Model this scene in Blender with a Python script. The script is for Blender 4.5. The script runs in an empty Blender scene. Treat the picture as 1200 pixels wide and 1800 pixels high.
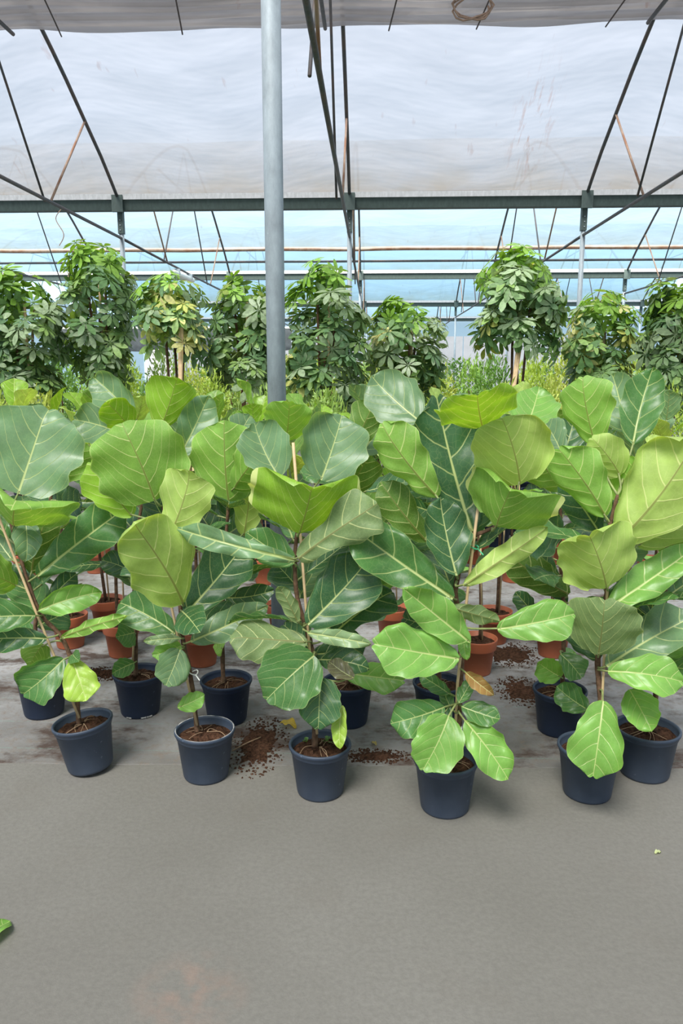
import bpy, math, random
from mathutils import Vector, Matrix, noise

# ---------------------------------------------------------------- camera, sky, sun, exposure
F = 1350.0
PITCH = math.atan(250 / F)
YAW = math.atan(57 / F * math.cos(PITCH))
CAM = Vector((0, 0, 1.6))
FWD = Vector((-math.sin(YAW) * math.cos(PITCH), math.cos(YAW) * math.cos(PITCH), -math.sin(PITCH)))
RIGHT = Vector((math.cos(YAW), math.sin(YAW), 0))
UP = RIGHT.cross(FWD)

scene = bpy.context.scene
col = scene.collection
cam_data = bpy.data.cameras.new('camera')
cam_data.sensor_fit = 'VERTICAL'
cam_data.sensor_height = 36.0
cam_data.lens = 36.0 * F / 1800.0
cam_data.clip_end = 400
cam = bpy.data.objects.new('camera', cam_data)
col.objects.link(cam)
M4 = Matrix((RIGHT, UP, -FWD)).transposed().to_4x4()
M4.translation = CAM
cam.matrix_world = M4
scene.camera = cam

world = bpy.data.worlds.new('sky')
scene.world = world
world.use_nodes = True
nt = world.node_tree
nt.nodes.clear()
wo = nt.nodes.new('ShaderNodeOutputWorld')
wb = nt.nodes.new('ShaderNodeBackground')
wt = nt.nodes.new('ShaderNodeTexCoord')
ws = nt.nodes.new('ShaderNodeSeparateXYZ')
wr = nt.nodes.new('ShaderNodeValToRGB')
wr.color_ramp.elements[0].position = 0.0
wr.color_ramp.elements[0].color = (0.58, 0.84, 1.0, 1)
wr.color_ramp.elements[1].position = 0.7
wr.color_ramp.elements[1].color = (0.62, 0.78, 1.0, 1)
nt.links.new(wt.outputs['Generated'], ws.inputs[0])
nt.links.new(ws.outputs['Z'], wr.inputs[0])
nt.links.new(wr.outputs[0], wb.inputs[0])
wb.inputs[1].default_value = 1.4
nt.links.new(wb.outputs[0], wo.inputs[0])

sun_data = bpy.data.lights.new('sun', 'SUN')
sun_data.energy = 20.0
sun_data.angle = math.radians(22)          # sunlight spread by the milky roof film
sun_data.color = (1.0, 0.95, 0.86)
sun = bpy.data.objects.new('sun', sun_data)
col.objects.link(sun)
sun.rotation_euler = (math.radians(32), math.radians(-14), 0)

scene.view_settings.view_transform = 'Standard'
scene.view_settings.look = 'None'
scene.view_settings.gamma = 1.0
scene.view_settings.use_curve_mapping = False
scene.view_settings.exposure = 0.38
scene.cycles.transparent_max_bounces = 16
scene.cycles.max_bounces = 10
scene.cycles.transmission_bounces = 10

# ---------------------------------------------------------------- pixels to points
def ray(x, y):
    return RIGHT * ((x - 600) / F) + UP * ((900 - y) / F) + FWD
def at_y(x, y, Y):
    d = ray(x, y); return CAM + d * (Y / d.y)
def at_z(x, y, Z):
    d = ray(x, y); return CAM + d * ((Z - 1.6) / d.z)
def at_depth(x, y, D):
    return CAM + ray(x, y) * D
def depth_of(p):
    return (p - CAM).dot(FWD)

# ---------------------------------------------------------------- helpers
def tag(o, label=None, cat=None, group=None, kind=None):
    if label: o['label'] = label
    if cat: o['category'] = cat
    if group: o['group'] = group
    if kind: o['kind'] = kind
    return o
def empty(name, loc):
    o = bpy.data.objects.new(name, None)
    o.empty_display_size = 0.05
    o.location = loc
    col.objects.link(o)
    return o
def link(name, me, parent=None, loc=None, color=None):
    o = bpy.data.objects.new(name, me)
    col.objects.link(o)
    if parent: o.parent = parent
    if loc is not None: o.location = loc
    if color: o.color = (*color, 1)
    return o

class MB:
    """collects verts and faces of one mesh"""
    def __init__(s): s.v = []; s.f = []; s.mi = []
    def add(s, vs, fs, mi=0):
        b = len(s.v); s.v += [tuple(q) for q in vs]
        s.f += [tuple(i + b for i in q) for q in fs]; s.mi += [mi] * len(fs)
    def box(s, lo, hi, mi=0):
        x0, y0, z0 = lo; x1, y1, z1 = hi
        s.add([(x0,y0,z0),(x1,y0,z0),(x1,y1,z0),(x0,y1,z0),(x0,y0,z1),(x1,y0,z1),(x1,y1,z1),(x0,y1,z1)],
              [(0,3,2,1),(4,5,6,7),(0,1,5,4),(1,2,6,5),(2,3,7,6),(3,0,4,7)], mi)
    def tube(s, pts, r, n=8, caps=True, mi=0):
        pts = [Vector(p) for p in pts]
        rs = r if isinstance(r, (list, tuple)) else [r] * len(pts)
        vs = []; fs = []
        prev = None
        for i, p in enumerate(pts):
            a = pts[min(i + 1, len(pts) - 1)] - pts[max(i - 1, 0)]
            a.normalize()
            if prev is None:
                ref = Vector((0, 0, 1)) if abs(a.z) < 0.9 else Vector((1, 0, 0))
                u = a.cross(ref).normalized()
            else:
                u = (prev - a * prev.dot(a)).normalized()
            prev = u
            w = a.cross(u)
            for k in range(n):
                t = 2 * math.pi * k / n
                vs.append(p + (u * math.cos(t) + w * math.sin(t)) * rs[i])
        for i in range(len(pts) - 1):
            for k in range(n):
                k2 = (k + 1) % n
                fs.append((i*n+k, i*n+k2, (i+1)*n+k2, (i+1)*n+k))
        if caps:
            fs.append(tuple(range(n - 1, -1, -1)))
            fs.append(tuple((len(pts)-1)*n + k for k in range(n)))
        s.add(vs, fs, mi)
    def lathe(s, prof, n=32, mi=0):
        vs = []; fs = []
        for r, z in prof:
            for k in range(n):
                t = 2 * math.pi * k / n
                vs.append((r * math.cos(t), r * math.sin(t), z))
        for i in range(len(prof) - 1):
            for k in range(n):
                k2 = (k + 1) % n
                fs.append((i*n+k, i*n+k2, (i+1)*n+k2, (i+1)*n+k))
        s.add(vs, fs, mi)
    def mesh(s, name, mat, smooth=False, off=None):
        me = bpy.data.meshes.new(name)
        v = s.v if off is None else [(a-off[0], b-off[1], c-off[2]) for a, b, c in s.v]
        me.from_pydata(v, [], s.f)
        for m in (mat if isinstance(mat, (list, tuple)) else [mat]): me.materials.append(m)
        if any(s.mi): me.polygons.foreach_set('material_index', s.mi)
        if smooth: me.polygons.foreach_set('use_smooth', [True] * len(me.polygons))
        me.update()
        return me
    def build(s, name, mat, parent=None, smooth=False, loc=None):
        off = loc
        if parent is not None and off is None: off = tuple(parent.matrix_world.translation) if False else tuple(parent.location)
        o = link(name, s.mesh(name, mat, smooth, off), parent)
        if parent is None and loc is not None: o.location = loc
        return o

def spline(pts, m=5):
    """Catmull-Rom through pts"""
    P = [Vector(p) for p in pts]
    if len(P) < 3: 
        return [P[0].lerp(P[-1], i / m) for i in range(m + 1)]
    out = []
    for i in range(len(P) - 1):
        p0 = P[max(i-1, 0)]; p1 = P[i]; p2 = P[i+1]; p3 = P[min(i+2, len(P)-1)]
        for k in range(m):
            t = k / m
            out.append(0.5 * ((2*p1) + (p2-p0)*t + (2*p0-5*p1+4*p2-p3)*t*t + (3*p1-p0-3*p2+p3)*t*t*t))
    out.append(P[-1])
    return out

# ---------------------------------------------------------------- materials
class NT:
    def __init__(s, name):
        s.m = bpy.data.materials.new(name); s.m.use_nodes = True
        s.t = s.m.node_tree; s.t.nodes.clear()
        s.out = s.n('OutputMaterial')
    def n(s, typ, **kw):
        nd = s.t.nodes.new('ShaderNode' + typ)
        for k, v in kw.items():
            if k.startswith('i_'):
                key = k[2:]
                nd.inputs[int(key) if key.isdigit() else key.replace('_', ' ')].default_value = v
            else: setattr(nd, k, v)
        return nd
    def l(s, a, b): s.t.links.new(a, b)
    def math(s, op, a, b=None, c=None, clamp=False):
        nd = s.n('Math', operation=op); nd.use_clamp = clamp
        for i, q in enumerate((a, b, c)):
            if q is None: continue
            if isinstance(q, (int, float)): nd.inputs[i].default_value = q
            else: s.l(q, nd.inputs[i])
        return nd.outputs[0]
    def mix(s, fac, a, b, blend='MIX'):
        nd = s.n('Mix', data_type='RGBA', blend_type=blend)
        for sock, q in ((nd.inputs[0], fac), (nd.inputs[6], a), (nd.inputs[7], b)):
            if isinstance(q, (int, float)): sock.default_value = q
            elif isinstance(q, (tuple, list)): sock.default_value = (*q[:3], 1)
            else: s.l(q, sock)
        return nd.outputs[2]
    def coord(s, kind='Object', scale=(1,1,1), rot=(0,0,0), loc=(0,0,0)):
        tc = s.n('TexCoord'); mp = s.n('Mapping')
        mp.inputs['Scale'].default_value = scale; mp.inputs['Rotation'].default_value = rot
        mp.inputs['Location'].default_value = loc
        s.l(tc.outputs[kind], mp.inputs[0]); return mp.outputs[0]
    def noise(s, vec, scale, detail=4, rough=0.55):
        nd = s.n('TexNoise'); nd.inputs['Scale'].default_value = scale
        nd.inputs['Detail'].default_value = detail; nd.inputs['Roughness'].default_value = rough
        s.l(vec, nd.inputs['Vector']); return nd.outputs['Fac']
    def ramp(s, fac, stops):
        nd = s.n('ValToRGB'); e = nd.color_ramp.elements
        while len(e) < len(stops): e.new(0.5)
        for q, (p, c) in zip(e, stops):
            q.position = p; q.color = (c, c, c, 1) if isinstance(c, (int, float)) else (*c[:3], 1)
        s.l(fac, nd.inputs[0]); return nd.outputs[0]
    def bump(s, h, strength=0.3, dist=0.01):
        nd = s.n('Bump'); nd.inputs['Strength'].default_value = strength; nd.inputs['Distance'].default_value = dist
        s.l(h, nd.inputs['Height']); return nd.outputs[0]
    def pbr(s, color, rough=0.5, metal=0.0, normal=None, spec=0.5):
        b = s.n('BsdfPrincipled')
        for key, q in (('Base Color', color), ('Roughness', rough), ('Metallic', metal), ('Specular IOR Level', spec)):
            if isinstance(q, (int, float)): b.inputs[key].default_value = q
            elif isinstance(q, (tuple, list)): b.inputs[key].default_value = (*q[:3], 1)
            else: s.l(q, b.inputs[key])
        if normal is not None: s.l(normal, b.inputs['Normal'])
        return b.outputs[0]
    def done(s, sh): s.l(sh, s.out.inputs[0]); return s.m

def simple(name, c, rough=0.6, metal=0.0, var=0.25, scale=12, bump=0.0, spec=0.5):
    t = NT(name); v = t.coord()
    n = t.noise(v, scale)
    c2 = t.mix(t.ramp(n, [(0.3, 0.0), (0.75, 1.0)]), tuple(q*(1-var) for q in c), tuple(min(1, q*(1+var)) for q in c))
    nm = t.bump(n, bump, 0.01) if bump else None
    return t.done(t.pbr(c2, rough, metal, nm, spec))

def leaf_material(name):
    """two real sides: glossy upper side, paler matte underside; pale veins drawn from the leaf's own UV"""
    t = NT(name)
    uv = t.n('UVMap'); sep = t.n('SeparateXYZ'); t.l(uv.outputs[0], sep.inputs[0])
    U, V = sep.outputs[0], sep.outputs[1]
    xs = t.math('SUBTRACT', U, 0.5)
    x = t.math('ABSOLUTE', xs)
    side = t.math('GREATER_THAN', xs, 0.0)
    wob = t.math('MULTIPLY', t.math('SUBTRACT', t.noise(t.coord('UV'), 4.5, 2), 0.5), 0.07)
    q = t.math('SUBTRACT', t.math('ADD', V, wob), t.math('MULTIPLY', x, 0.50))
    q = t.math('SUBTRACT', q, t.math('MULTIPLY', t.math('MULTIPLY', x, x), 2.3))
    ph = t.math('FRACT', t.math('ADD', t.math('MULTIPLY', q, 5.0), t.math('ADD', t.math('MULTIPLY', side, 0.4), 3.85)))
    d = t.math('DIVIDE', t.math('MINIMUM', ph, t.math('SUBTRACT', 1.0, ph)), 5.0)
    wid = t.math('SUBTRACT', 0.011, t.math('MULTIPLY', x, 0.016))
    lat = t.math('SUBTRACT', 1.0, t.math('DIVIDE', d, wid), clamp=True)
    mid = t.math('SUBTRACT', 1.0, t.math('DIVIDE', x, t.math('SUBTRACT', 0.017, t.math('MULTIPLY', V, 0.012))), clamp=True)
    mid = t.math('MULTIPLY', mid, 2.0, clamp=True)
    vor = t.n('TexVoronoi', feature='DISTANCE_TO_EDGE'); vor.inputs['Scale'].default_value = 24
    t.l(uv.outputs[0], vor.inputs['Vector'])
    fine = t.math('MULTIPLY', t.math('SUBTRACT', 1.0, t.math('MULTIPLY', vor.outputs['Distance'], 22.0), clamp=True), 0.15)
    ea = t.n('Attribute'); ea.attribute_name = 'edge'
    rim = t.math('MULTIPLY', t.math('SUBTRACT', ea.outputs['Fac'], 0.962), 18.0, clamp=True)
    vein = t.math('MAXIMUM', t.math('MAXIMUM', t.math('MULTIPLY', lat, 0.9), mid), t.math('MAXIMUM', fine, t.math('MULTIPLY', rim, 0.6)))
    oi = t.n('ObjectInfo'); base = oi.outputs['Color']
    nz = t.noise(t.coord('Object'), 9, 3)
    blotch = t.ramp(nz, [(0.3, 0.78), (0.7, 1.18)])
    base2 = t.mix(1.0, base, blotch, 'MULTIPLY')
    veincol = t.mix(0.66, base2, (0.62, 0.68, 0.28))
    top = t.mix(vein, base2, veincol)
    under_vein = t.mix(0.75, base2, (0.78, 0.80, 0.36))
    under_vein2 = t.mix(mid, under_vein, t.mix(0.6, base2, (0.20, 0.17, 0.05)))
    under = t.mix(vein, base2, under_vein2)
    geo = t.n('NewGeometry')
    c = t.mix(geo.outputs['Backfacing'], top, under)
    rough = t.math('ADD', 0.36, t.math('MULTIPLY', geo.outputs['Backfacing'], 0.22))
    bmp = t.bump(t.math('SUBTRACT', t.math('MULTIPLY', nz, 0.15), t.math('MAXIMUM', lat, mid)), 0.35, 0.003)
    p = t.pbr(c, rough, 0.0, bmp, 0.45)
    tr = t.n('BsdfTranslucent'); t.l(t.mix(1.0, c, (1.55, 1.45, 0.45), 'MULTIPLY'), tr.inputs[0])
    ms = t.n('MixShader'); ms.inputs[0].default_value = 0.33
    t.l(p, ms.inputs[1]); t.l(tr.outputs[0], ms.inputs[2])
    return t.done(ms.outputs[0])

def foliage_material(name, k=0.3):
    t = NT(name)
    oi = t.n('ObjectInfo'); nz = t.noise(t.coord('Object'), 5, 2)
    rp = t.n('Attribute'); rp.attribute_name = 'tone'; rp.attribute_type = 'GEOMETRY'
    c = t.mix(1.0, oi.outputs['Color'], t.ramp(nz, [(0.3, 0.75), (0.7, 1.25)]), 'MULTIPLY')
    p = t.pbr(c, 0.42, 0, None, 0.4)
    tr = t.n('BsdfTranslucent'); t.l(t.mix(1.0, c, (1.5, 1.4, 0.5), 'MULTIPLY'), tr.inputs[0])
    ms = t.n('MixShader'); ms.inputs[0].default_value = k
    t.l(p, ms.inputs[1]); t.l(tr.outputs[0], ms.inputs[2])
    return t.done(ms.outputs[0])

def film_material(name, tint, clear, streak=0.5, spot=None, grimy=True):
    """milky polyethylene: part of the light goes straight through, the rest is scattered"""
    t = NT(name)
    tc = t.n('TexCoord'); sep = t.n('SeparateXYZ'); t.l(tc.outputs['Object'], sep.inputs[0])
    # folds run along the gutters and sag between the arches
    sag = t.math('MULTIPLY', t.math('COSINE', t.math('MULTIPLY', t.math('ADD', sep.outputs[0], 0.54), 2*math.pi/4.867)), 0.10)
    cmb = t.n('CombineXYZ')
    t.l(t.math('MULTIPLY', sep.outputs[0], 0.17), cmb.inputs[0])
    t.l(t.math('SUBTRACT', sep.outputs[2], sag), cmb.inputs[1])
    n1 = t.noise(cmb.outputs[0], 3.0, 3, 0.55)
    n2 = t.noise(tc.outputs['Object'], 1.3, 3)
    fold = t.ramp(n1, [(0.33, 0.0), (0.68, 1.0)])
    uv = t.n('UVMap'); su = t.n('SeparateXYZ'); t.l(uv.outputs[0], su.inputs[0])
    edge = t.math('SUBTRACT', 1.0, t.math('MULTIPLY', su.outputs[1], 3.2), clamp=True)       # grime gathers along the gutter edge
    grime = t.math('MULTIPLY', t.math('MULTIPLY', edge, edge), t.ramp(n2, [(0.3, 0.35), (0.65, 1.0)]))
    c = t.mix(t.math('MULTIPLY', fold, streak), tint, tuple(q*0.76 for q in tint))  # shading of the folds put into the film colour as darker streaks
    c = t.mix(t.math('MULTIPLY', n2, 0.25), c, tuple(q * 0.93 for q in tint))
    if grimy: c = t.mix(grime, c, tuple(q * k for q, k in zip(tint, (0.80, 0.66, 0.48))))
    # rust runs
    rn = t.noise(t.coord('Object', (1.5, 0.45, 0.45)), 3.1, 3)
    rust = t.ramp(rn, [(0.68, 0.0), (0.76, 0.5)])
    c = t.mix(rust, c, tuple(q * k for q, k in zip(tint, (0.65, 0.40, 0.28))))
    if spot:      # one patch of rusty drips
        vm = t.n('VectorMath', operation='DISTANCE')
        t.l(t.coord('Object', (1.7, 0.0, 1.0)), vm.inputs[0]); vm.inputs[1].default_value = (spot[0] * 1.7, 0, spot[2])
        near = t.math('SUBTRACT', 1.0, t.math('DIVIDE', vm.outputs['Value'], 0.85), clamp=True)
        dn = t.ramp(t.noise(t.coord('Object', (3.0, 0.0, 1.1)), 3.4, 4, 0.6), [(0.52, 0.0), (0.64, 1.0)])
        c = t.mix(t.math('MULTIPLY', t.math('MULTIPLY', near, dn), 1.2, clamp=True), c, tuple(q * k for q, k in zip(tint, (0.72, 0.42, 0.28))))
    hem = t.math('LESS_THAN', su.outputs[1], 0.010)
    if grimy: c = t.mix(t.math('MULTIPLY', hem, 0.8), c, tuple(q * k for q, k in zip(tint, (0.5, 0.3, 0.2))))
    bmp = t.bump(n1, 0.6, 0.08)
    tr = t.n('BsdfTranslucent'); t.l(c, tr.inputs[0]); t.l(bmp, tr.inputs['Normal'])
    df = t.n('BsdfDiffuse'); t.l(c, df.inputs[0]); t.l(bmp, df.inputs['Normal'])
    m1 = t.n('MixShader'); m1.inputs[0].default_value = 0.42
    t.l(tr.outputs[0], m1.inputs[1]); t.l(df.outputs[0], m1.inputs[2])
    tp = t.n('BsdfTransparent'); tp.inputs[0].default_value = (0.86, 0.88, 0.92, 1)
    m2 = t.n('MixShader'); m2.inputs[0].default_value = clear
    t.l(m1.outputs[0], m2.inputs[1]); t.l(tp.outputs[0], m2.inputs[2])
    return t.done(m2.outputs[0])

def concrete_material():
    t = NT('concrete'); v = t.coord()
    a = t.noise(v, 0.9, 5); b = t.noise(v, 60, 3, 0.7); c3 = t.noise(v, 3.2, 5)
    c = t.mix(t.ramp(a, [(0.3, 0.0), (0.7, 1.0)]), (0.132, 0.126, 0.110), (0.172, 0.166, 0.148))
    c = t.mix(t.math('MULTIPLY', t.ramp(b, [(0.35, 0.0), (0.65, 1.0)]), 0.35), c, (0.095, 0.09, 0.08))
    c = t.mix(t.ramp(c3, [(0.56, 0.0), (0.8, 0.35)]), c, (0.125, 0.112, 0.094))
    # faint reddish stain
    vd = t.n('VectorMath', operation='DISTANCE'); t.l(t.coord(), vd.inputs[0]); vd.inputs[1].default_value = (-0.47, 1.72, 0)
    st = t.math('MULTIPLY', t.math('SUBTRACT', 1.0, t.math('DIVIDE', vd.outputs['Value'], 0.17), clamp=True), t.ramp(t.noise(v, 14, 4), [(0.4, 0), (0.65, 0.5)]))
    c = t.mix(st, c, (0.28, 0.165, 0.12))
    bm = t.bump(t.math('ADD', b, t.math('MULTIPLY', c3, 0.6)), 0.35, 0.004)
    return t.done(t.pbr(c, 0.82, 0, bm, 0.3))

def mat_material():
    t = NT('woven_mat'); v = t.coord()
    wv = t.n('TexWave', wave_type='BANDS', bands_direction='X'); wv.inputs['Scale'].default_value = 60; t.l(v, wv.inputs[0])
    wv2 = t.n('TexWave', wave_type='BANDS', bands_direction='Y'); wv2.inputs['Scale'].default_value = 60; t.l(v, wv2.inputs[0])
    weave = t.math('MULTIPLY', wv.outputs['Fac'], wv2.outputs['Fac'])
    a = t.noise(v, 2.1, 6, 0.65); b = t.noise(v, 22, 4, 0.7)
    c = t.mix(t.ramp(a, [(0.28, 0.0), (0.6, 1.0)]), (0.08, 0.076, 0.07), (0.30, 0.30, 0.30))
    sp0 = t.n('SeparateXYZ'); t.l(v, sp0.inputs[0])
    wear = t.math('SUBTRACT', 1.0, t.math('DIVIDE', t.math('SUBTRACT', sp0.outputs[1], 2.9), 0.85), clamp=True)   # trodden dirt along the walkway
    c = t.mix(t.math('MULTIPLY', wear, 0.75), c, (0.115, 0.108, 0.095))
    c = t.mix(t.ramp(b, [(0.50, 0.0), (0.72, 0.75)]), c, (0.15, 0.115, 0.085))
    c = t.mix(t.math('MULTIPLY', weave, 0.2), c, (0.36, 0.36, 0.35))
    # spilled-compost smears
    d = t.noise(t.coord(scale=(1.0, 1.6, 1)), 2.7, 6, 0.7)
    c = t.mix(t.ramp(d, [(0.50, 0.0), (0.62, 0.9)]), c, (0.055, 0.033, 0.024))
    # thin green marker threads of the weave
    sep = t.n('SeparateXYZ'); t.l(v, sep.inputs[0])
    ln = t.math('FRACT', t.math('MULTIPLY', sep.outputs[1], 4.0))
    g = t.math('MULTIPLY', t.math('LESS_THAN', ln, 0.012), t.ramp(b, [(0.3, 0.8), (0.6, 0.0)]))
    c = t.mix(g, c, (0.16, 0.36, 0.27))
    bm = t.bump(t.math('ADD', t.math('MULTIPLY', weave, 0.3), t.math('ADD', a, b)), 0.5, 0.006)
    return t.done(t.pbr(c, 0.8, 0, bm, 0.3))

def pot_material(name, c, dust, amount):
    t = NT(name); v = t.coord()
    a = t.noise(v, 5, 5, 0.65); b = t.noise(v, 45, 2)
    cc = t.mix(t.math('MULTIPLY', t.ramp(a, [(0.3, 0.2), (0.75, 1.0)]), amount), c, dust)
    cc = t.mix(t.ramp(b, [(0.70, 0.0), (0.78, 0.5)]), cc, tuple(min(1, q*2 + 0.05) for q in dust))
    return t.done(t.pbr(cc, t.ramp(a, [(0.2, 0.45), (0.8, 0.65)]), 0, None, 0.5))

def steel_material(name, c, rust=0.0):
    t = NT(name); v = t.coord()
    a = t.noise(v, 30, 4, 0.7); b = t.noise(t.coord(scale=(1, 1, 0.35)), 16, 5, 0.7)
    cc = t.mix(t.ramp(b, [(0.3, 0.0), (0.72, 1.0)]), tuple(q*0.78 for q in c), tuple(min(1, q*1.22) for q in c))
    cc = t.mix(t.ramp(a, [(0.66, 0.0), (0.76, 0.55)]), cc, tuple(min(1, q * 1.9) for q in c))
    if rust: cc = t.mix(t.ramp(t.noise(v, 3, 5), [(0.42, 0.0), (0.62, rust)]), cc, (0.28, 0.13, 0.07))
    return t.done(t.pbr(cc, 0.6, 0.1, None, 0.35))

MAT = {}
MAT['leaf'] = leaf_material('fig_leaf')
MAT['foliage'] = foliage_material('foliage')
MAT['film'] = film_material('roof_film', (0.225, 0.220, 0.240), 0.225, 0.9, (2.92, 15.0, 6.05))
MAT['film_blue'] = film_material('roof_film_blue', (0.26, 0.335, 0.39), 0.28, 0.6)  # sky seen through the further bays is put into the bluer tint
MAT['film_deep'] = film_material('roof_film_deep_blue', (0.165, 0.27, 0.35), 0.30, 0.5)  # farthest bays: more of the sky's blue put into the film colour
MAT['film_wall'] = film_material('wall_film', (0.12, 0.22, 0.31), 0.40, 0.5)
MAT['concrete'] = concrete_material()
MAT['mat'] = mat_material()
MAT['steel'] = steel_material('galvanised_steel', (0.30, 0.345, 0.37))
MAT['tube'] = steel_material('dull_steel_tube', (0.085, 0.09, 0.095), 0.2)
MAT['gutter'] = steel_material('green_grey_gutter', (0.06, 0.085, 0.078), 0.0)
MAT['rail'] = steel_material('pale_rail', (0.42, 0.43, 0.44))
MAT['rusty'] = steel_material('rusty_pipe', (0.36, 0.25, 0.18), 0.85)
MAT['screen'] = simple('screen_cloth', (0.50, 0.45, 0.42), 0.85, 0, 0.3, 3, 0.3, 0.2)
MAT['cord'] = simple('cord', (0.32, 0.22, 0.16), 0.8)
MAT['darkcord'] = simple('dark_cord', (0.10, 0.08, 0.08), 0.8)
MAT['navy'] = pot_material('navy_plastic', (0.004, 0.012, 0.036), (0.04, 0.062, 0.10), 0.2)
MAT['navy_lit'] = pot_material('navy_plastic_lit', (0.014, 0.026, 0.050), (0.075, 0.095, 0.13), 0.55)  # same plastic as navy; brighter front-row light put into a paler colour
MAT['terracotta'] = pot_material('terracotta_plastic', (0.36, 0.082, 0.03), (0.42, 0.18, 0.10), 0.3)
MAT['soil'] = simple('compost', (0.060, 0.030, 0.018), 0.95, 0, 0.7, 70, 1.0, 0.1)
MAT['root'] = simple('root', (0.26, 0.17, 0.10), 0.8)
MAT['bark'] = simple('fig_bark', (0.13, 0.075, 0.045), 0.85, 0, 0.55, 40, 0.6, 0.2)
MAT['greenstem'] = simple('green_stem', (0.22, 0.26, 0.09), 0.6, 0, 0.4, 30, 0.3)
MAT['bamboo'] = simple('bamboo', (0.56, 0.40, 0.22), 0.6, 0, 0.2, 18, 0.2)
MAT['tie_white'] = simple('white_tie', (0.7, 0.72, 0.68), 0.5)
MAT['tie_green'] = simple('green_tie', (0.05, 0.45, 0.22), 0.5)
MAT['grey_panel'] = simple('grey_panel', (0.40, 0.385, 0.39), 0.7, 0, 0.12, 1.2)
MAT['black_net'] = simple('black_shade_net', (0.06, 0.07, 0.075), 0.8, 0, 0.3, 6)
MAT['white_plastic'] = simple('white_plastic', (0.75, 0.73, 0.66), 0.4, 0, 0.08, 4)
# ---------------------------------------------------------------- the greenhouse
PX = [-0.535 + 4.867 * k for k in range(-3, 4)]        # frame lines
SPAN = 12.73
GY = [4.27 + SPAN * k for k in range(-1, 5)]           # gutter lines -8.46, 4.27, 17.0, 29.73, 42.5, 55.2
GH = 5.05
X0, X1 = PX[0] - 1.2, PX[-1] + 1.2

MATZ = 0.002
def floor_build():
    mb = MB()
    mb.box((X0, GY[0], -0.1), (X1, GY[-1], 0.0))
    tag(mb.build('floor', MAT['concrete'], loc=(0, 0, 0)), kind='structure')
    m2 = MB()
    # woven ground-cover mat from the row of pots backwards, slightly wavy front hem
    n = 90
    vs = []
    for i in range(n + 1):
        x = -6 + 12 * i / n
        y = 2.885 + 0.035 * (x + 1) * 0.8 + 0.015 * noise.noise((x * 2.3, 0, 0))
        vs += [(x, y, 0.0), (x, y + 0.004, MATZ), (x, 9.8, MATZ)]
    fs = []
    for i in range(n):
        a = i * 3; b = a + 3
        fs += [(a, b, b+1, a+1), (a+1, b+1, b+2, a+2)]
    m2.add(vs, fs)
    tag(m2.build('ground_mat', MAT['mat'], loc=(0, 0, 0)),
        'pale grey woven ground cover mat with spilled compost under the potted figs', 'ground mat')
floor_build()

# arch profile: distance from the gutter -> height
PROF = [(0.0, GH), (0.5, 5.38), (1.0, 5.70), (1.8, 6.12), (2.7, 6.60), (3.5, 6.98), (4.4, 7.35), (5.4, 7.66), (SPAN / 2, 7.82)]
def prof_at(d):
    for (a, ha), (b, hb) in zip(PROF, PROF[1:]):
        if d <= b: return ha + (hb - ha) * (d - a) / (b - a)
    return PROF[-1][1]

def film_slope(name, yg, sgn, d0, mat, kind='structure'):
    """sheet of film over one slope; yg gutter line, sgn -1 = slope in front of the gutter"""
    nx = 140
    ds = [d0 + (SPAN / 2 - d0) * i / 26 for i in range(27)]
    vs = []; uvs = []
    for i in range(nx + 1):
        x = X0 + (X1 - X0) * i / nx
        ph = abs(math.sin(math.pi * (x - PX[0]) / 4.867))
        for j, d in enumerate(ds):
            w = 0.045 * ph + 0.02 * noise.noise((x * 0.35, d * 3.2, yg))
            vs.append((x, yg + sgn * d, prof_at(d) + 0.06 + w))
            uvs.append((i / nx, (d - d0) / (SPAN / 2)))
    m = len(ds); fs = []
    for i in range(nx):
        for j in range(m - 1):
            a = i * m + j
            fs.append((a, a + 1, a + m + 1, a + m))
    mb = MB(); mb.add(vs, fs)
    me = mb.mesh(name, mat, True)
    ul = me.uv_layers.new(name='UVMap')
    idx = [0] * len(me.loops); me.loops.foreach_get('vertex_index', idx)
    ul.data.foreach_set('uv', [c for k in idx for c in uvs[k]])
    return tag(link(name, me), kind=kind)

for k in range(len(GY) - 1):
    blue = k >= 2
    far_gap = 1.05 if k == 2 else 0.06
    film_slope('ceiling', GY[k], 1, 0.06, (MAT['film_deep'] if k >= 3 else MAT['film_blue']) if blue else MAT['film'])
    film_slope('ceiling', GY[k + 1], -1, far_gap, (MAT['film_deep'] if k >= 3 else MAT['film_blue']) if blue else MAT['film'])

def gutter(yg, k):
    w, h = 0.16, 0.24
    mb = MB()
    prof = [(-0.16, 0.10), (-0.15, 0.11), (-0.09, -0.12), (0.09, -0.12), (0.15, 0.11), (0.16, 0.10), (0.10, -0.135), (-0.10, -0.135)]
    vs = [(x, yg + a, GH + b) for x in (X0, X1) for a, b in prof]
    n = len(prof)
    fs = [(i, (i+1) % n, n + (i+1) % n, n + i) for i in range(n)] + [tuple(range(n-1, -1, -1)), tuple(range(n, 2*n))]
    root = empty('roof_gutter', (0, yg, 0))
    mb.add(vs, fs)
    mb.build('channel', MAT['gutter'], root)
    e = MB(); e.box((X0, yg - 0.185, GH + 0.06), (X1, yg - 0.152, GH + 0.17)); e.build('film_clip_rail', MAT['rail'], root)
    tag(root, GUT_LABELS[k], 'gutter')
    return root
GUT_LABELS = ['roof gutter over the open concrete floor', 'roof gutter carried by the thick bare steel post',
              'long green grey roof gutter directly behind the umbrella trees', 'grey roof gutter under the open roof vent strip',
              'thin distant roof gutter two bays behind the umbrella trees', 'last distant roof gutter above the far wall']
for k, yg in enumerate(GY): gutter(yg, k)

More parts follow.
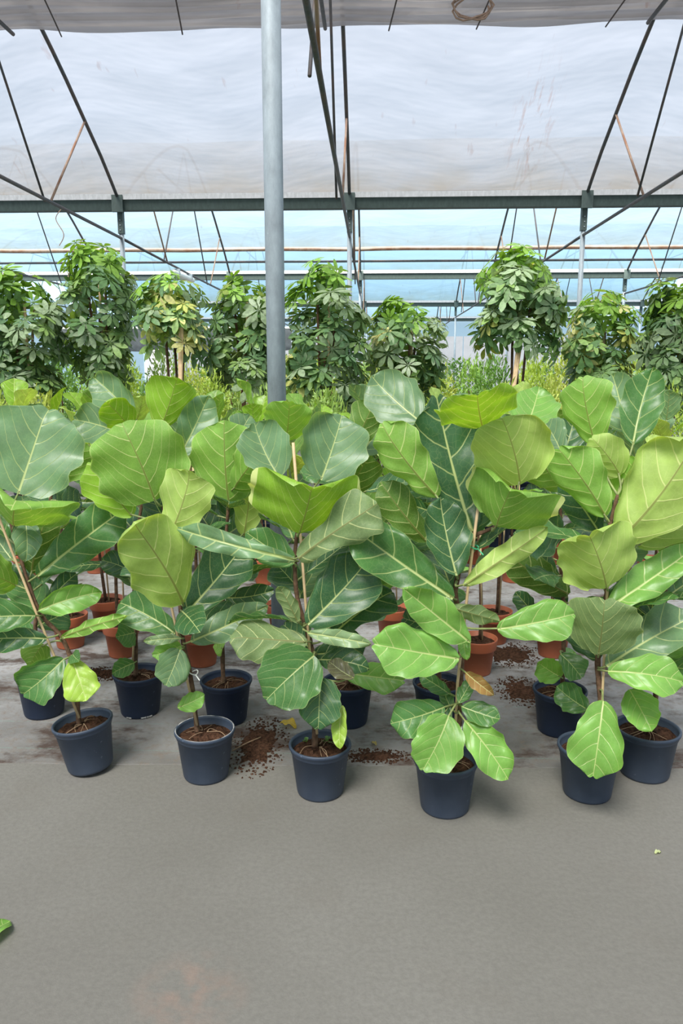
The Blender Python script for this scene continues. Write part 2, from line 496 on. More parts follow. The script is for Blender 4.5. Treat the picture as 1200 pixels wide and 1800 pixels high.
def post(x, y, label, r=0.051):
    root = empty('steel_post', (x, y, 0))
    mb = MB(); mb.tube([(x, y, 0), (x, y, 2.5), (x, y, 4.55)], r, 24); mb.build('tube', MAT['steel'], root, True)
    b = MB(); b.tube([(x, y, 0.0), (x, y, 0.012)], 0.10, 20); b.build('base_plate', MAT['steel'], root)
    h = MB()
    h.box((x - 0.055, y - 0.07, 4.45), (x + 0.055, y + 0.07, 4.93)); h.box((x - 0.115, y - 0.215, 4.86), (x + 0.115, y - 0.16, 5.20))
    h.build('head_bracket', MAT['gutter'], root)
    for z in (4.52, 4.62, 4.72):
        q = MB(); q.tube([(x, y - 0.085, z), (x, y - 0.068, z)], 0.012, 8); q.build('bolt', MAT['steel'], root)
    tag(root, label, 'post', 'steel posts of the greenhouse frame')

def lx(d, n=9):
    return [(SPAN/2 * i / n) for i in range(n + 1)]
def truss(x, y0, y1, label, k):
    """bowed arch, level tie tube, V struts and collar tie in one frame"""
    root = empty('roof_truss', (x, (y0 + y1) / 2, 0))
    pts = [(x, y0 + d, prof_at(d)) for d in lx(0, 12)] + [(x, y1 - d, prof_at(d)) for d in lx(0, 12)[::-1][1:]]
    mb = MB(); mb.tube(pts, 0.034, 10); mb.build('arch', MAT['tube'], root, True)
    mb = MB(); mb.tube([(x, y0, 4.36), (x, (y0+y1)/2, 4.34), (x, y1, 4.36)], 0.030, 10); mb.build('tie_tube', MAT['tube'], root, True)
    for s, yb in ((1, y0), (-1, y1)):
        a = (x + 0.0, yb + s * 3.68, 4.36)
        mb = MB(); mb.tube([a, (x, yb + s * 1.85, prof_at(1.85))], 0.020, 8); mb.build('strut', MAT['rusty'], root, True)
        mb = MB(); mb.tube([(x - 0.1, a[1], a[2]), (x - 0.1, yb + s * 6.3, 7.7)], 0.020, 8); mb.build('web_rod', MAT['tube'], root, True)
    mb = MB(); mb.tube([(x - 0.25, y0 + 4.1, 6.74), (x - 0.25, y1 - 4.1, 6.74)], 0.030, 8); mb.build('collar_tie', MAT['tube'], root, True)
    tag(root, label, 'truss', 'roof trusses of bay %s' % ('over the figs', 'behind the umbrella trees', 'far back', 'at the far end')[k])

WHERE = {0: 'in line with the bare post'}
for gi, yg in enumerate(GY[1:], 1):
    for i, x in enumerate(PX):
        if gi == 1:
            if i != 3: continue
            post(x, yg, 'thick bare galvanised steel post standing among the fig plants')
        elif gi == 2 and 2 <= i <= 4:
            post(x, yg, ['grey steel post rising behind the tall umbrella tree with yellow-green top',
                         'steel post whose bracket meets the long gutter, in line with the bare near post',
                         'grey steel post beside the umbrella tree tied to a pale cane'][i - 2])
        else:
            post(x, yg, ['', '', 'grey steel post under the long green grey gutter, outer one', 'distant steel post under the open vent strip',
                         'far distant steel post two bays behind the umbrella trees', 'most distant steel post against the far wall'][gi])
for bi in range(1, 5):
    if bi >= len(GY) - 1: break
    for i, x in enumerate(PX):
        if bi == 1 and i not in (1, 2, 3, 4, 5): continue
        lab = ['', ['', 'dark bowed roof truss with V struts beyond the post of the tallest umbrella tree', 'dark bowed roof truss landing on the post behind the tallest umbrella tree', 'dark bowed roof truss in line with the thick bare post', 'dark bowed roof truss landing on the post beside the cane-tied umbrella tree', 'dark bowed roof truss beyond the post of the cane-tied umbrella tree'][i] if bi == 1 else 'dark bowed roof truss with V struts under the near white film', 'bowed roof truss behind the long green grey gutter',
               'distant bowed roof truss in the bay beyond the open vent', 'most distant bowed roof truss near the far wall'][bi]
        truss(x, GY[bi], GY[bi + 1], lab, bi - 1)

# rolled-up vent edge of the second bay
def vent_roll():
    y = GY[3] - 1.05; z = prof_at(1.05) + 0.122      # lies on the arches
    root = empty('vent_roll', (0, y, z))
    mb = MB(); mb.tube([(X0 + (X1 - X0) * i / 40, y + 0.02*math.sin(i*1.7), z + 0.012 * math.sin(i * 0.9)) for i in range(41)], 0.075, 10)
    mb.build('rolled_film', MAT['rusty'], root, True)
    m2 = MB(); zp = prof_at(0.75) - 0.078      # hangs against the underside of the arches
    m2.tube([(X0, y + 0.3, zp), (X1, y + 0.3, zp)], 0.042, 8); m2.build('roll_pipe', MAT['tube'], root, True)
    tag(root, 'rust-stained rolled film edge with pipe along the open roof vent', 'vent roll')
vent_roll()

# gathered shade screen hung from the collar ties
def gathered_screen():
    root = empty('shade_screen', (0, 12.5, 6.8))
    nx, ny = 160, 60
    vs = []
    for i in range(nx + 1):
        x = X0 + (X1 - X0) * i / nx
        ph = abs(math.sin(math.pi * (x - PX[0]) / 4.867))
        for j in range(ny + 1):
            s = j / ny
            y = 12.92 - 2.3 * s + 0.05 * noise.noise((x * 0.5, s * 3, 3))
            z = 6.80 + 0.35 * s ** 0.6 + 0.055 * math.sin(s * 95 + 1.2 * noise.noise((x * 0.6, s * 4, 0))) + 0.03 * noise.noise((x * 0.7, s * 14, 1)) - 0.05 * ph * (1 - s)
            vs.append((x, y, z))
    fs = [(i*(ny+1)+j, i*(ny+1)+j+1, (i+1)*(ny+1)+j+1, (i+1)*(ny+1)+j) for i in range(nx) for j in range(ny)]
    mb = MB(); mb.add(vs, fs); mb.build('gathered_cloth', MAT['screen_film'], root, True)
    for i in range(-8, 9):
        x = 0.1 + i * 1.62 + random.Random(i).uniform(-0.2, 0.2)
        q = MB(); q.tube([(x - 0.05, 12.96, 6.72), (x, 12.6, 6.78), (x + 0.12, 11.7, 6.92)], 0.012, 6); q.build('strap', MAT['darkcord'], root)
    tag(root, 'gathered beige shade screen hung in folds below the ridge', 'shade screen')
MAT['screen_film'] = film_material('screen_film', (0.40, 0.375, 0.365), 0.06, 0.8, None, False)
gathered_screen()

def cord_tangle():
    pts = []
    c = at_y(828, 20, 12.15)
    rr = random.Random(5)
    for i in range(46):
        a = i * 0.42
        r = 0.20 + 0.05 * math.sin(i * 0.9)
        pts.append((c.x + r * math.cos(a) * (1 + 0.2 * rr.random()), c.y - 0.15 + 0.02 * math.sin(i), c.z + r * 0.95 * math.sin(a) + (0.1 if i < 4 else 0)))
    mb = MB(); mb.tube(pts, 0.014, 6)
    tag(mb.build('tangled_cord', MAT['cord'], loc=tuple(c), smooth=True), 'tangled brown cord looped at the edge of the gathered screen', 'cord')
cord_tangle()

# pale tube lamp fixed to a tie tube
def tube_lamp():
    a = at_y(311, 478, 21.0); b = at_y(350, 493, 23.4)
    a.x = b.x = PX[2] + 0.04
    root = empty('tube_lamp', a)
    mb = MB(); mb.tube([a, a.lerp(b, 0.04), a.lerp(b, 0.96), b], [0.05, 0.075, 0.075, 0.05], 12); mb.build('lamp_body', MAT['white_plastic'], root, True)
    for t in (0.2, 0.8):
        p = a.lerp(b, t); q = MB(); q.box((p.x - 0.09, p.y - 0.03, p.z - 0.02), (p.x + 0.09, p.y + 0.03, p.z + 0.13)); q.build('clamp', MAT['steel'], root)
    tag(root, 'pale tubular lamp clamped to the sloping-looking tie tube', 'lamp')
tube_lamp()

def loose_wire():
    mb = MB()
    pts = spline([at_y(108, 367, 16.9), at_y(98, 385, 16.9), at_y(112, 412, 16.9), at_y(104, 432, 16.9)], 6)
    mb.tube(pts, 0.01, 5)
    tag(mb.build('loose_wire', MAT['cord'], loc=tuple(pts[0])), 'thin loose wire dangling from the long gutter', 'wire')
loose_wire()

def walls():
    for nm, lo, hi in (('wall_left', (X0 - 0.05, GY[0], 0), (X0, GY[-1], GH)), ('wall_right', (X1, GY[0], 0), (X1 + 0.05, GY[-1], GH))):
        x = lo[0]
        mb = MB(); mb.add([(x, lo[1], 0), (x, hi[1], 0), (x, hi[1], GH), (x, lo[1], GH)], [(0, 1, 2, 3)])
        tag(mb.build(nm, MAT['film_wall'], loc=(0, 0, 0)), kind='structure')
    for nm, y in (('wall_front', GY[0]), ('wall_back', GY[-1] + 0.35)):
        mb = MB(); mb.add([(X0, y, 0), (X1, y, 0), (X1, y, GH), (X0, y, GH)], [(0, 1, 2, 3)])
        w = tag(mb.build(nm, MAT['film_wall'], loc=(0, 0, 0)), kind='structure')
        if nm == 'wall_back':
            for i in range(14):
                xa = X0 + (X1 - X0) * i / 14; xb = X0 + (X1 - X0) * (i + 1) / 14
                q = MB(); q.box((xa + 0.03, y - 0.12, 0), (xb - 0.03, y - 0.05, 3.9)); q.build('panel', MAT['grey_panel'], w)
walls()

def shade_net():
    for x0, x1, y, z0, z1, lab in ((-12.5, -3.2, 30.5, 2.35, 3.2, 'dark shade net stretched far behind the umbrella trees'),):
        root = empty('shade_net', ((x0 + x1) / 2, y, 0))
        n = 40
        vs = []
        for i in range(n + 1):
            x = x0 + (x1 - x0) * i / n
            s = 0.05 * math.sin(i * 0.8)
            for t, dy in ((0, 0), (0.25, -0.06), (0.5, 0.03), (0.75, -0.05), (1, 0)):
                vs.append((x, y + dy + 0.02 * math.sin(i * 1.3 + t * 5), z0 + (z1 - z0) * t + s * (1 - t)))
        fs = [(i*5+j, (i+1)*5+j, (i+1)*5+j+1, i*5+j+1) for i in range(n) for j in range(4)]
        mb = MB(); mb.add(vs, fs); mb.build('net_cloth', MAT['black_net'], root, True)
        mb = MB(); mb.tube([(x0, y, z1), (x1, y, z1)], 0.05, 8); mb.build('top_rail', MAT['white_plastic'], root)
        for i in range(5):
            x = x0 + (x1 - x0) * i / 4
            q = MB(); q.tube([(x, y, 0), (x, y, z1)], 0.04, 8); q.build('leg', MAT['steel'], root)
        tag(root, lab, 'shade net')
shade_net()
# ---------------------------------------------------------------- fiddle-leaf figs
SHAPES = {
 'O': [(0,.17),(.04,.31),(.12,.41),(.25,.47),(.4,.58),(.55,.76),(.7,.93),(.8,1),(.88,.97),(.94,.83),(.98,.60),(1,.36)],
 'E': [(0,.06),(.05,.36),(.15,.62),(.3,.88),(.45,1),(.6,.98),(.75,.87),(.87,.64),(.95,.37),(1,0)],
 'R': [(0,.22),(.05,.5),(.15,.75),(.3,.93),(.5,1),(.7,.95),(.85,.77),(.95,.50),(1,.28)],
 'P': [(0,.12),(.05,.35),(.15,.52),(.3,.70),(.45,.86),(.6,.97),(.72,1),(.83,.92),(.91,.75),(.97,.50),(1,.30)],
 'H': [(0,.45),(.04,.62),(.12,.80),(.25,.93),(.4,1),(.6,.99),(.75,.9),(.87,.74),(.95,.52),(1,.33)],
}
RATIO = {'O': 1.35, 'E': 1.7, 'R': 1.15, 'P': 1.4, 'H': 1.1}
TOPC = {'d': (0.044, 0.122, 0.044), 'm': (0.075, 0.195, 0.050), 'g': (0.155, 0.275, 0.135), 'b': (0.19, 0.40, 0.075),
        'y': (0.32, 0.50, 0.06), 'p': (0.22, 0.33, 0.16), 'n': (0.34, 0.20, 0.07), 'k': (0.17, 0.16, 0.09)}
UNDC = {'l': (0.38, 0.53, 0.125), 'm': (0.20, 0.38, 0.06), 'd': (0.10, 0.20, 0.032), 'y': (0.25, 0.45, 0.035),
        'g': (0.19, 0.28, 0.11), 'k': (0.17, 0.16, 0.09), 'b': (0.22, 0.42, 0.07)}

def interp(tab, t):
    for (a, va), (b, vb) in zip(tab, tab[1:]):
        if t <= b: return va + (vb - va) * (t - a) / (b - a)
    return tab[-1][1]

def leaf_mesh(L, W, shape='O', bend=0.06, cup=0.18, wave=0.03, seed=0, fold=0.0, nt=26, ns=16, curl=None):
    rr = random.Random(seed)
    p1, p2, p3 = rr.uniform(0, 6.28), rr.uniform(0, 6.28), rr.uniform(0, 6.28)
    k1, k2 = rr.uniform(1.6, 2.6), rr.uniform(1.6, 2.6)
    lean = rr.uniform(-0.08, 0.08); notch = rr.uniform(-0.01, 0.05); nz = rr.uniform(0, 100)
    if curl is None: curl = rr.uniform(-1.3, 1.0)
    er = rr.uniform(-0.8, 0.8); es = rr.choice((-1, 1))
    tab = SHAPES[shape]
    vs = []; uvs = []
    for i in range(nt + 1):
        u = i / nt
        t = 0.5 * u + 0.5 * (0.5 - 0.5 * math.cos(math.pi * u))
        hw0 = interp(tab, t) * W / 2
        for j in range(ns + 1):
            s = -1 + 2 * j / ns
            ph, kk = (p1, k1) if s < 0 else (p2, k2)
            hw = hw0 * (1 + 0.04 * math.sin(kk * 1.7 * 2 * math.pi * t + ph) + 0.10 * noise.noise((t * 5, s > 0, nz)))
            x = s * hw
            q = t - 0.50 * abs(x) / L - 2.3 * (x / L) ** 2
            puff = 0.022 * L * abs(math.sin(math.pi * (q * 5.0 + (0.4 if x > 0 else 0) + 3.85))) * min(1, abs(s) * 4) * (1 - abs(s) ** 4)
            y = t * L + (0.0 if shape == 'E' else L * t ** 9 * (notch * math.sin(math.pi * abs(s)) - 0.05 * s * s))
            z = bend * L * 4 * t * (1 - t)
            z += cup * hw * (abs(s) ** 1.4)
            z += wave * L * (abs(s) ** 2.2) * math.sin(kk * 2 * math.pi * t + ph) * (0.35 + 0.65 * min(1, t * 3))
            z += fold * hw * s * t
            if t > 0.76:
                u2 = ((t - 0.76) / 0.24) ** 2
                z += curl * L * 0.085 * u2; y -= abs(curl) * L * 0.03 * u2
            if s * es > 0.7:
                v2 = ((s * es - 0.7) / 0.3) ** 2
                z += er * hw * 0.35 * v2; x *= 1 - 0.10 * abs(er) * v2
            z += puff
            x += lean * L * t * (1 - t) * 2
            vs.append((x, y, z)); uvs.append((s * hw / L + 0.5, t))
    m = ns + 1
    fs = [(i*m+j, i*m+j+1, (i+1)*m+j+1, (i+1)*m+j) for i in range(nt) for j in range(ns)]
    me = bpy.data.meshes.new('leaf')
    me.from_pydata(vs, [], fs)
    me.materials.append(MAT['leaf'])
    me.polygons.foreach_set('use_smooth', [True] * len(fs))
    ed = me.attributes.new('edge', 'FLOAT', 'POINT')
    ed.data.foreach_set('value', [abs(-1 + 2 * j / ns) for i in range(nt + 1) for j in range(ns + 1)])
    ul = me.uv_layers.new(name='UVMap')
    ul.data.foreach_set('uv', [c for f in fs for k in f for c in uvs[k]])
    me.update()
    return me

def frame(a, n):
    a = a.normalized(); n = (n - a * n.dot(a)).normalized(); b = a.cross(n)
    return Matrix((b, a, n)).transposed()

def put_leaf(root, me, B, R3, color, stem_pt=None, petiole=True):
    o = link('leaf', me, root)
    m = R3.to_4x4(); m.translation = B - Vector(root.location)
    o.matrix_basis = m
    o.color = (*color, 1)
    if petiole and stem_pt is not None:
        q = R3.transposed() @ (stem_pt - B)
        dl = q.length
        if 0.008 < dl < 0.30:
            mid = q * 0.5 + Vector((0, -0.12 * dl, -0.05 * dl))
            mb = MB(); mb.tube(spline([q, mid, (0, 0.012, 0)], 4), [0.0048 - 0.0016 * i / 8 for i in range(9)], 6)
            c = link('petiole', mb.mesh('petiole', MAT['greenstem'], True), o)
    return o

# ---- room check: what already stands there, so that a new leaf is laid beside it and not through it
from mathutils.bvhtree import BVHTree
SOLID = []
_geo = {}
def geo(me):
    if me.name not in _geo: _geo[me.name] = ([v.co.copy() for v in me.vertices], [tuple(p.vertices) for p in me.polygons])
    return _geo[me.name]
def solid_of(me, M):
    vs, fs = geo(me); vs = [M @ v for v in vs]
    c = sum(vs, Vector()) / len(vs)
    return c, max((v - c).length for v in vs), BVHTree.FromPolygons(vs, fs)
def clash(c, r, tree, own, w_own=0.25):
    n = 0.0
    for c2, r2, t2, id2 in SOLID:
        if (c - c2).length < r + r2:
            if id2 is own and w_own == 0: continue
            if tree.overlap(t2): n += w_own if id2 is own else 1.0
    return n
def register(o, root):
    M = Matrix.Translation(root.location) @ o.matrix_basis if o is not root else Matrix.Translation(root.location)
    SOLID.append((*solid_of(o.data, M), root))

def near_on(poly, p):
    best = None
    for a, b in zip(poly, poly[1:]):
        d = b - a; t = max(0, min(1, (p - a).dot(d) / max(1e-9, d.dot(d))))
        q = a + d * t; e = (q - p).length
        if best is None or e < best[0]: best = (e, q)
    return best[1]

NAVY = [(0.0, 0.0), (0.084, 0.0), (0.088, 0.006), (0.090, 0.012), (0.109, 0.168), (0.112, 0.170), (0.1125, 0.172), (0.117, 0.186),
        (0.1195, 0.189), (0.1195, 0.197), (0.117, 0.200), (0.111, 0.199), (0.109, 0.19), (0.105, 0.15), (0.0, 0.15)]
TERRA = [(0.0, 0.0), (0.072, 0.0), (0.075, 0.008), (0.090, 0.135), (0.0985, 0.137), (0.1, 0.142), (0.1055, 0.188), (0.1055, 0.194), (0.103, 0.196),
         (0.099, 0.194), (0.094, 0.15), (0.0, 0.15)]
def pot_mesh(prof, mat, s, hs):
    mb = MB(); mb.lathe([(r * s, z * hs) for r, z in prof], 40)
    return mb.mesh('pot', mat, True)
_cache = {}
def soil_mesh(r, z, seed):
    mb = MB(); rr = random.Random(seed); vs = [(0, 0, z + 0.012)]; n = 28; rings = 8
    for i in range(1, rings + 1):
        for k in range(n):
            a = 2 * math.pi * k / n; q = r * i / rings
            vs.append((q * math.cos(a), q * math.sin(a), z + 0.012 * (1 - (i / rings) ** 2) + (0.007 * rr.uniform(-1, 1) if i < rings else -0.004)))
    fs = [(0, 1 + k, 1 + (k + 1) % n) for k in range(n)]
    for i in range(rings - 1):
        for k in range(n):
            a = 1 + i * n + k; b = 1 + i * n + (k + 1) % n
            fs.append((a, a + n, b + n, b))
    mb.add(vs, fs)
    return mb.mesh('soil', MAT['soil'], False)
def roots_mesh(r, z, seed, n=7):
    mb = MB(); rr = random.Random(seed)
    for i in range(n):
        a = rr.uniform(0, 6.28); b = a + rr.uniform(-0.8, 0.8); q = rr.uniform(0.5, 0.95) * r
        p0 = Vector((0.012 * math.cos(a), 0.012 * math.sin(a), z + 0.02))
        p2 = Vector((q * math.cos(b), q * math.sin(b), z + 0.006))
        p1 = (p0 + p2) / 2 + Vector((rr.uniform(-.015, .015), rr.uniform(-.015, .015), 0.008))
        mb.tube(spline([p0, p1, p2], 4), rr.uniform(0.0009, 0.0018), 5)
    return mb.mesh('surface_roots', MAT['root'], True)

def make_pot(root, kind, s=1.0, hs=1.0, tilt=None, seed=0, roots=True):
    prof = TERRA if kind == 'terracotta' else NAVY
    key = (kind, s, hs)
    if key not in _cache: _cache[key] = pot_mesh(prof, MAT[kind], s, hs)
    parts = [link('pot', _cache[key], root)]
    register(parts[0], root)
    zs = (0.168 if prof is NAVY else 0.172) * hs
    sr = (0.1075 if prof is NAVY else 0.097) * s
    parts.append(link('soil', soil_mesh(sr, zs, seed), root))
    if roots: parts.append(link('surface_roots', roots_mesh(sr, zs, seed), root))
    if tilt:
        R4 = Matrix.Rotation(tilt, 4, 'Y')
        for p in parts:
            p.matrix_basis = Matrix.Translation((0, 0, 0.088 * s * abs(math.sin(tilt)))) @ R4
    return zs

SPOTS = [(PX[3], GY[1], 0.10)]
for ob in [q for q in bpy.data.objects if q.name.startswith('tube') and q.parent and q.parent.name == 'steel_post']: register(ob, ob.parent)
def fig(label, base_px, kind, stem_px, leaves, stake_px=None, s=1.0, hs=1.0, tilt=None, seed=1, tie=None, Ycen=None, group='potted fiddle-leaf figs', stem_r=0.011, fill=0):
    g = at_z(base_px[0], base_px[1], 0)
    rb = (0.088 if kind != 'terracotta' else 0.074) * s
    loc = Vector((g.x, g.y + rb, MATZ if g.y > 3.0 else 0))
    SPOTS.append((loc.x, loc.y, 0.12 * s))
    root = empty('potted_fiddle_leaf_fig', loc)
    zs = make_pot(root, kind, s, hs, tilt, seed)
    Y = loc.y
    stem = []
    for i, q in enumerate(stem_px):
        p = at_y(q[0], q[1], Y + (q[2] if len(q) > 2 else 0))
        stem.append(p)
    stem[0].z = min(stem[0].z, zs)
    sp = spline(stem, 5)
    n = len(sp)
    rr = random.Random(seed * 7 + 1)
    rad = [(stem_r - (stem_r - 0.006) * i / (n - 1)) * (1 + 0.10 * math.sin(i * 2.1)) for i in range(n)]
    mb = MB(); mb.tube(sp, rad, 10); register(mb.build('stem', MAT['bark'], root, True), root)
    if stake_px:
        mb = MB(); mb.tube([at_y(q[0], q[1], Y + (q[2] if len(q) > 2 else -0.02)) for q in stake_px], 0.0052, 8); register(mb.build('bamboo_stake', MAT['bamboo'], root, True), root)
    if tie:
        for (x, y, c) in tie:
            p = at_y(x, y, Y - 0.01); mb = MB()
            mb.tube([(p.x + 0.017 * math.cos(t), p.y + 0.02 * math.sin(t), p.z + 0.004 * math.sin(2*t)) for t in [i * 6.28 / 12 for i in range(13)]], 0.0022, 5)
            mb.tube([(p.x + 0.012, p.y - 0.02, p.z), (p.x + 0.03, p.y - 0.03, p.z - 0.02)], 0.0025, 5)
            mb.build('plant_tie', MAT['tie_' + c], root)
    for li, lf in enumerate(leaves):
        bx, by, tx, ty, w, face, shape, ck = lf[:8]
        o = lf[8] if len(lf) > 8 else {}
        up = ty < by - 12
        toward = (face == 'U') == up
        best = None
        for extra in (0, -.025, .025, -.05, .05, -.08, .08, -.12, .12, -.16, .16):
            z = o.get('z', -0.05 if toward else 0.03) + extra
            B = at_y(bx, by, Y + z)
            D = depth_of(B)
            W = w / F * D
            Lapp = (at_depth(tx, ty, D) - B).length
            Lt = max(Lapp, RATIO[shape] * W * o.get('len', 1.0))
            dz = min(0.26, math.sqrt(max(0, Lt * Lt - Lapp * Lapp)))
            dz = o.get('dz', (-dz if toward else dz) if dz > 0.03 else (-0.05 if toward else 0.05))
            T = at_depth(tx, ty, D + dz)
            a = T - B; L = a.length
            v = (CAM - (B + T) / 2).normalized()
            nn = (v - a.normalized() * v.dot(a.normalized())).normalized()
            if face == 'U': nn = -nn
            nn = Matrix.Rotation(math.radians(o.get('roll', random.Random(seed * 31 + li).uniform(-16, 16))), 3, a.normalized()) @ nn
            R3 = frame(a, nn)
            sd = seed * 100 + li
            r2 = random.Random(sd)
            cup = o.get('cup', 0) + r2.uniform(0.12, 0.34)
            bend = o.get('bend', (0.05 if not up else -0.03) + r2.uniform(-0.03, 0.04))
            wave = max(o.get('wave', 0), r2.uniform(0.03, 0.06))
            me = leaf_mesh(L, W * (1 + 0.10 * cup) * o.get('ws', 1), shape, bend, cup, wave, sd, o.get('fold', 0), curl=o.get('curl'))
            c = (TOPC if face == 'T' else UNDC)[ck]
            k = r2.uniform(0.9, 1.1)
            Mw = R3.to_4x4(); Mw.translation = B
            sol = solid_of(me, Mw); e = clash(*sol, root) + 0.4 * abs(extra)
            if best is None or e < best[0]: best = (e, me, B, R3, c, k, sol)
            if e - 0.4 * abs(extra) < 0.2: break
        _, me, B, R3, c, k, sol = best
        SOLID.append((*sol, root))
        ob = put_leaf(root, me, B, R3, tuple(q * k for q in c), near_on(sp, B + Vector((0, 0, -0.02))))
        if ck in 'nk': tag(ob, 'brown dried leaf')
    fr = random.Random(seed * 13); az = fr.uniform(0, 6.28)
    for i in range(fill):
        S = sp[int((0.38 + 0.5 * (i + 0.5) / fill) * (n - 1))]
        az += 2.4 + fr.uniform(-.4, .4); el0 = math.radians(fr.uniform(-12, 38)); L0 = fr.uniform(0.20, 0.28); best = None
        for k in range(16):
            az1 = az + (k + 1) // 2 * 0.38 * (1 if k % 2 else -1); el = el0 + fr.uniform(-.25, .25) * (k > 0); L = L0 * (1 - 0.02 * k)
            out = Vector((math.cos(az1), 0.35 + math.sin(az1) * 0.8, 0)).normalized()
            a = out * math.cos(el) + Vector((0, 0, math.sin(el)))
            nrm = Matrix.Rotation(fr.uniform(-.5, .5), 3, a) @ (Vector((0, 0, 1)) * math.cos(el) - out * math.sin(el))
            B = S + a * 0.05; R3 = frame(a, nrm); me = LIB[fr.randrange(8)]
            Mw = R3.to_4x4() @ Matrix.Scale(L, 4); Mw.translation = B
            sol = solid_of(me, Mw); e = clash(*sol, root)
            if best is None or e < best[0]: best = (e, me, Mw, R3, B, L, sol)
            if e < 0.2: break
        _, me, Mw, R3, B, L, sol = best; SOLID.append((*sol, root))
        o = link('leaf', me, root)
        m = Mw.copy(); m.translation = B - loc
        o.matrix_basis = m
        c = TOPC[fr.choice('ddmm')]; o.color = (*c, 1)
        mb = MB(); mb.tube([R3.transposed() @ (S - B) / L, Vector((0, 0.02, 0))], 0.0045 / L, 5)
        link('petiole', mb.mesh('petiole', MAT['greenstem'], True), o)
    tag(root, label, 'potted plant', group)
    return root

# one library of spare leaves for the plants further back
LIB = []
for i in range(8):
    LIB.append(leaf_mesh(1.0, [0.66, 0.72, 0.60, 0.70][i % 4], 'OPOE'[i % 4], [0.05, -0.04, 0.1, 0.0][i % 4], 0.15 + 0.05 * (i % 3), 0.03, 900 + i, 0, 18, 12))

def free_spot(x, y, r):
    """step a pot back or forth along its row line until it stands clear of the others"""
    for k in range(40):
        d = (k + 1) // 2 * 0.03 * (1 if k % 2 else -1)
        if all((x - a) ** 2 + (y + d - b) ** 2 > (r + c + 0.01) ** 2 for a, b, c in SPOTS):
            y += d; break
    SPOTS.append((x, y, r))
    return x, y
def back_fig(label, x, y, kind, height, n, seed, s=1.0, start=0.42, group='potted fiddle-leaf figs at the back', extra=(), stake=True, size=0.26):
    rr = random.Random(seed)
    x, y = free_spot(x, y, 0.11 * s)
    root = empty('potted_fiddle_leaf_fig', (x, y, MATZ))
    zs = make_pot(root, kind, s, 1.0, None, seed, roots=False)
    lean = Vector((rr.uniform(-.06, .06), rr.uniform(-.05, .05), 0))
    def sp(t): return Vector((x, y, zs)) + lean * t + Vector((0.02 * math.sin(3 * t + seed), 0, (height - zs) * t * 0.86))
    pts = [sp(i / 10) for i in range(11)]
    mb = MB(); mb.tube(pts, [0.011 - 0.0005 * i for i in range(11)], 8); register(mb.build('stem', MAT['bark'], root, True), root)
    if stake:
        mb = MB(); mb.tube([(x + 0.025, y - 0.02, zs), tuple(sp(0.95) + Vector((0.02, -0.02, 0)))], 0.005, 6); register(mb.build('bamboo_stake', MAT['bamboo'], root, True), root)
    az = rr.uniform(0, 6.28)
    for i in range(n):
        t = start + (1 - start) * (i + 0.5) / n
        az += 2.4 + rr.uniform(-.4, .4)
        el0 = math.radians(-5 + 70 * ((t - start) / (1 - start)) ** 1.2 + rr.uniform(-14, 14))
        L0 = size * rr.uniform(0.8, 1.15) * (0.75 + 0.3 * t); S = sp(t); best = None
        for k in range(18):
            az1 = az + (k + 1) // 2 * 0.35 * (1 if k % 2 else -1); el = el0 + rr.uniform(-.25, .25) * (k > 0); L = L0 * (1 - 0.02 * k)
            out = Vector((math.cos(az1), math.sin(az1), 0))
            a = out * math.cos(el) + Vector((0, 0, math.sin(el)))
            nrm = Matrix.Rotation(rr.uniform(-.45, .45), 3, a) @ (Vector((0, 0, 1)) * math.cos(el) - out * math.sin(el))
            B = S + a * 0.05; R3 = frame(a, nrm); me = LIB[rr.randrange(8)]
            Mw = R3.to_4x4() @ Matrix.Scale(L, 4); Mw.translation = B
            sol = solid_of(me, Mw); e = clash(*sol, root)
            if best is None or e < best[0]: best = (e, me, Mw, R3, B, L, sol)
            if e < 0.2: break
        _, me, Mw, R3, B, L, sol = best; SOLID.append((*sol, root))
        o = link('leaf', me, root)
        m = Mw.copy(); m.translation = B - Vector(root.location)
        o.matrix_basis = m
        ck = rr.choice('dmmgdb') ; c = TOPC[ck]
        if t > 0.8: c = rr.choice([UNDC['m'], UNDC['y'], TOPC['g'], UNDC['l']])
        k = rr.uniform(0.85, 1.1); o.color = (c[0]*k, c[1]*k, c[2]*k, 1)
        mb = MB(); mb.tube([R3.transposed() @ (S - B) / L, Vector((0, 0.02, 0))], 0.0045 / L, 5)
        link('petiole', mb.mesh('petiole', MAT['greenstem'], True), o)
    tag(root, label, 'potted plant', group)
    return root

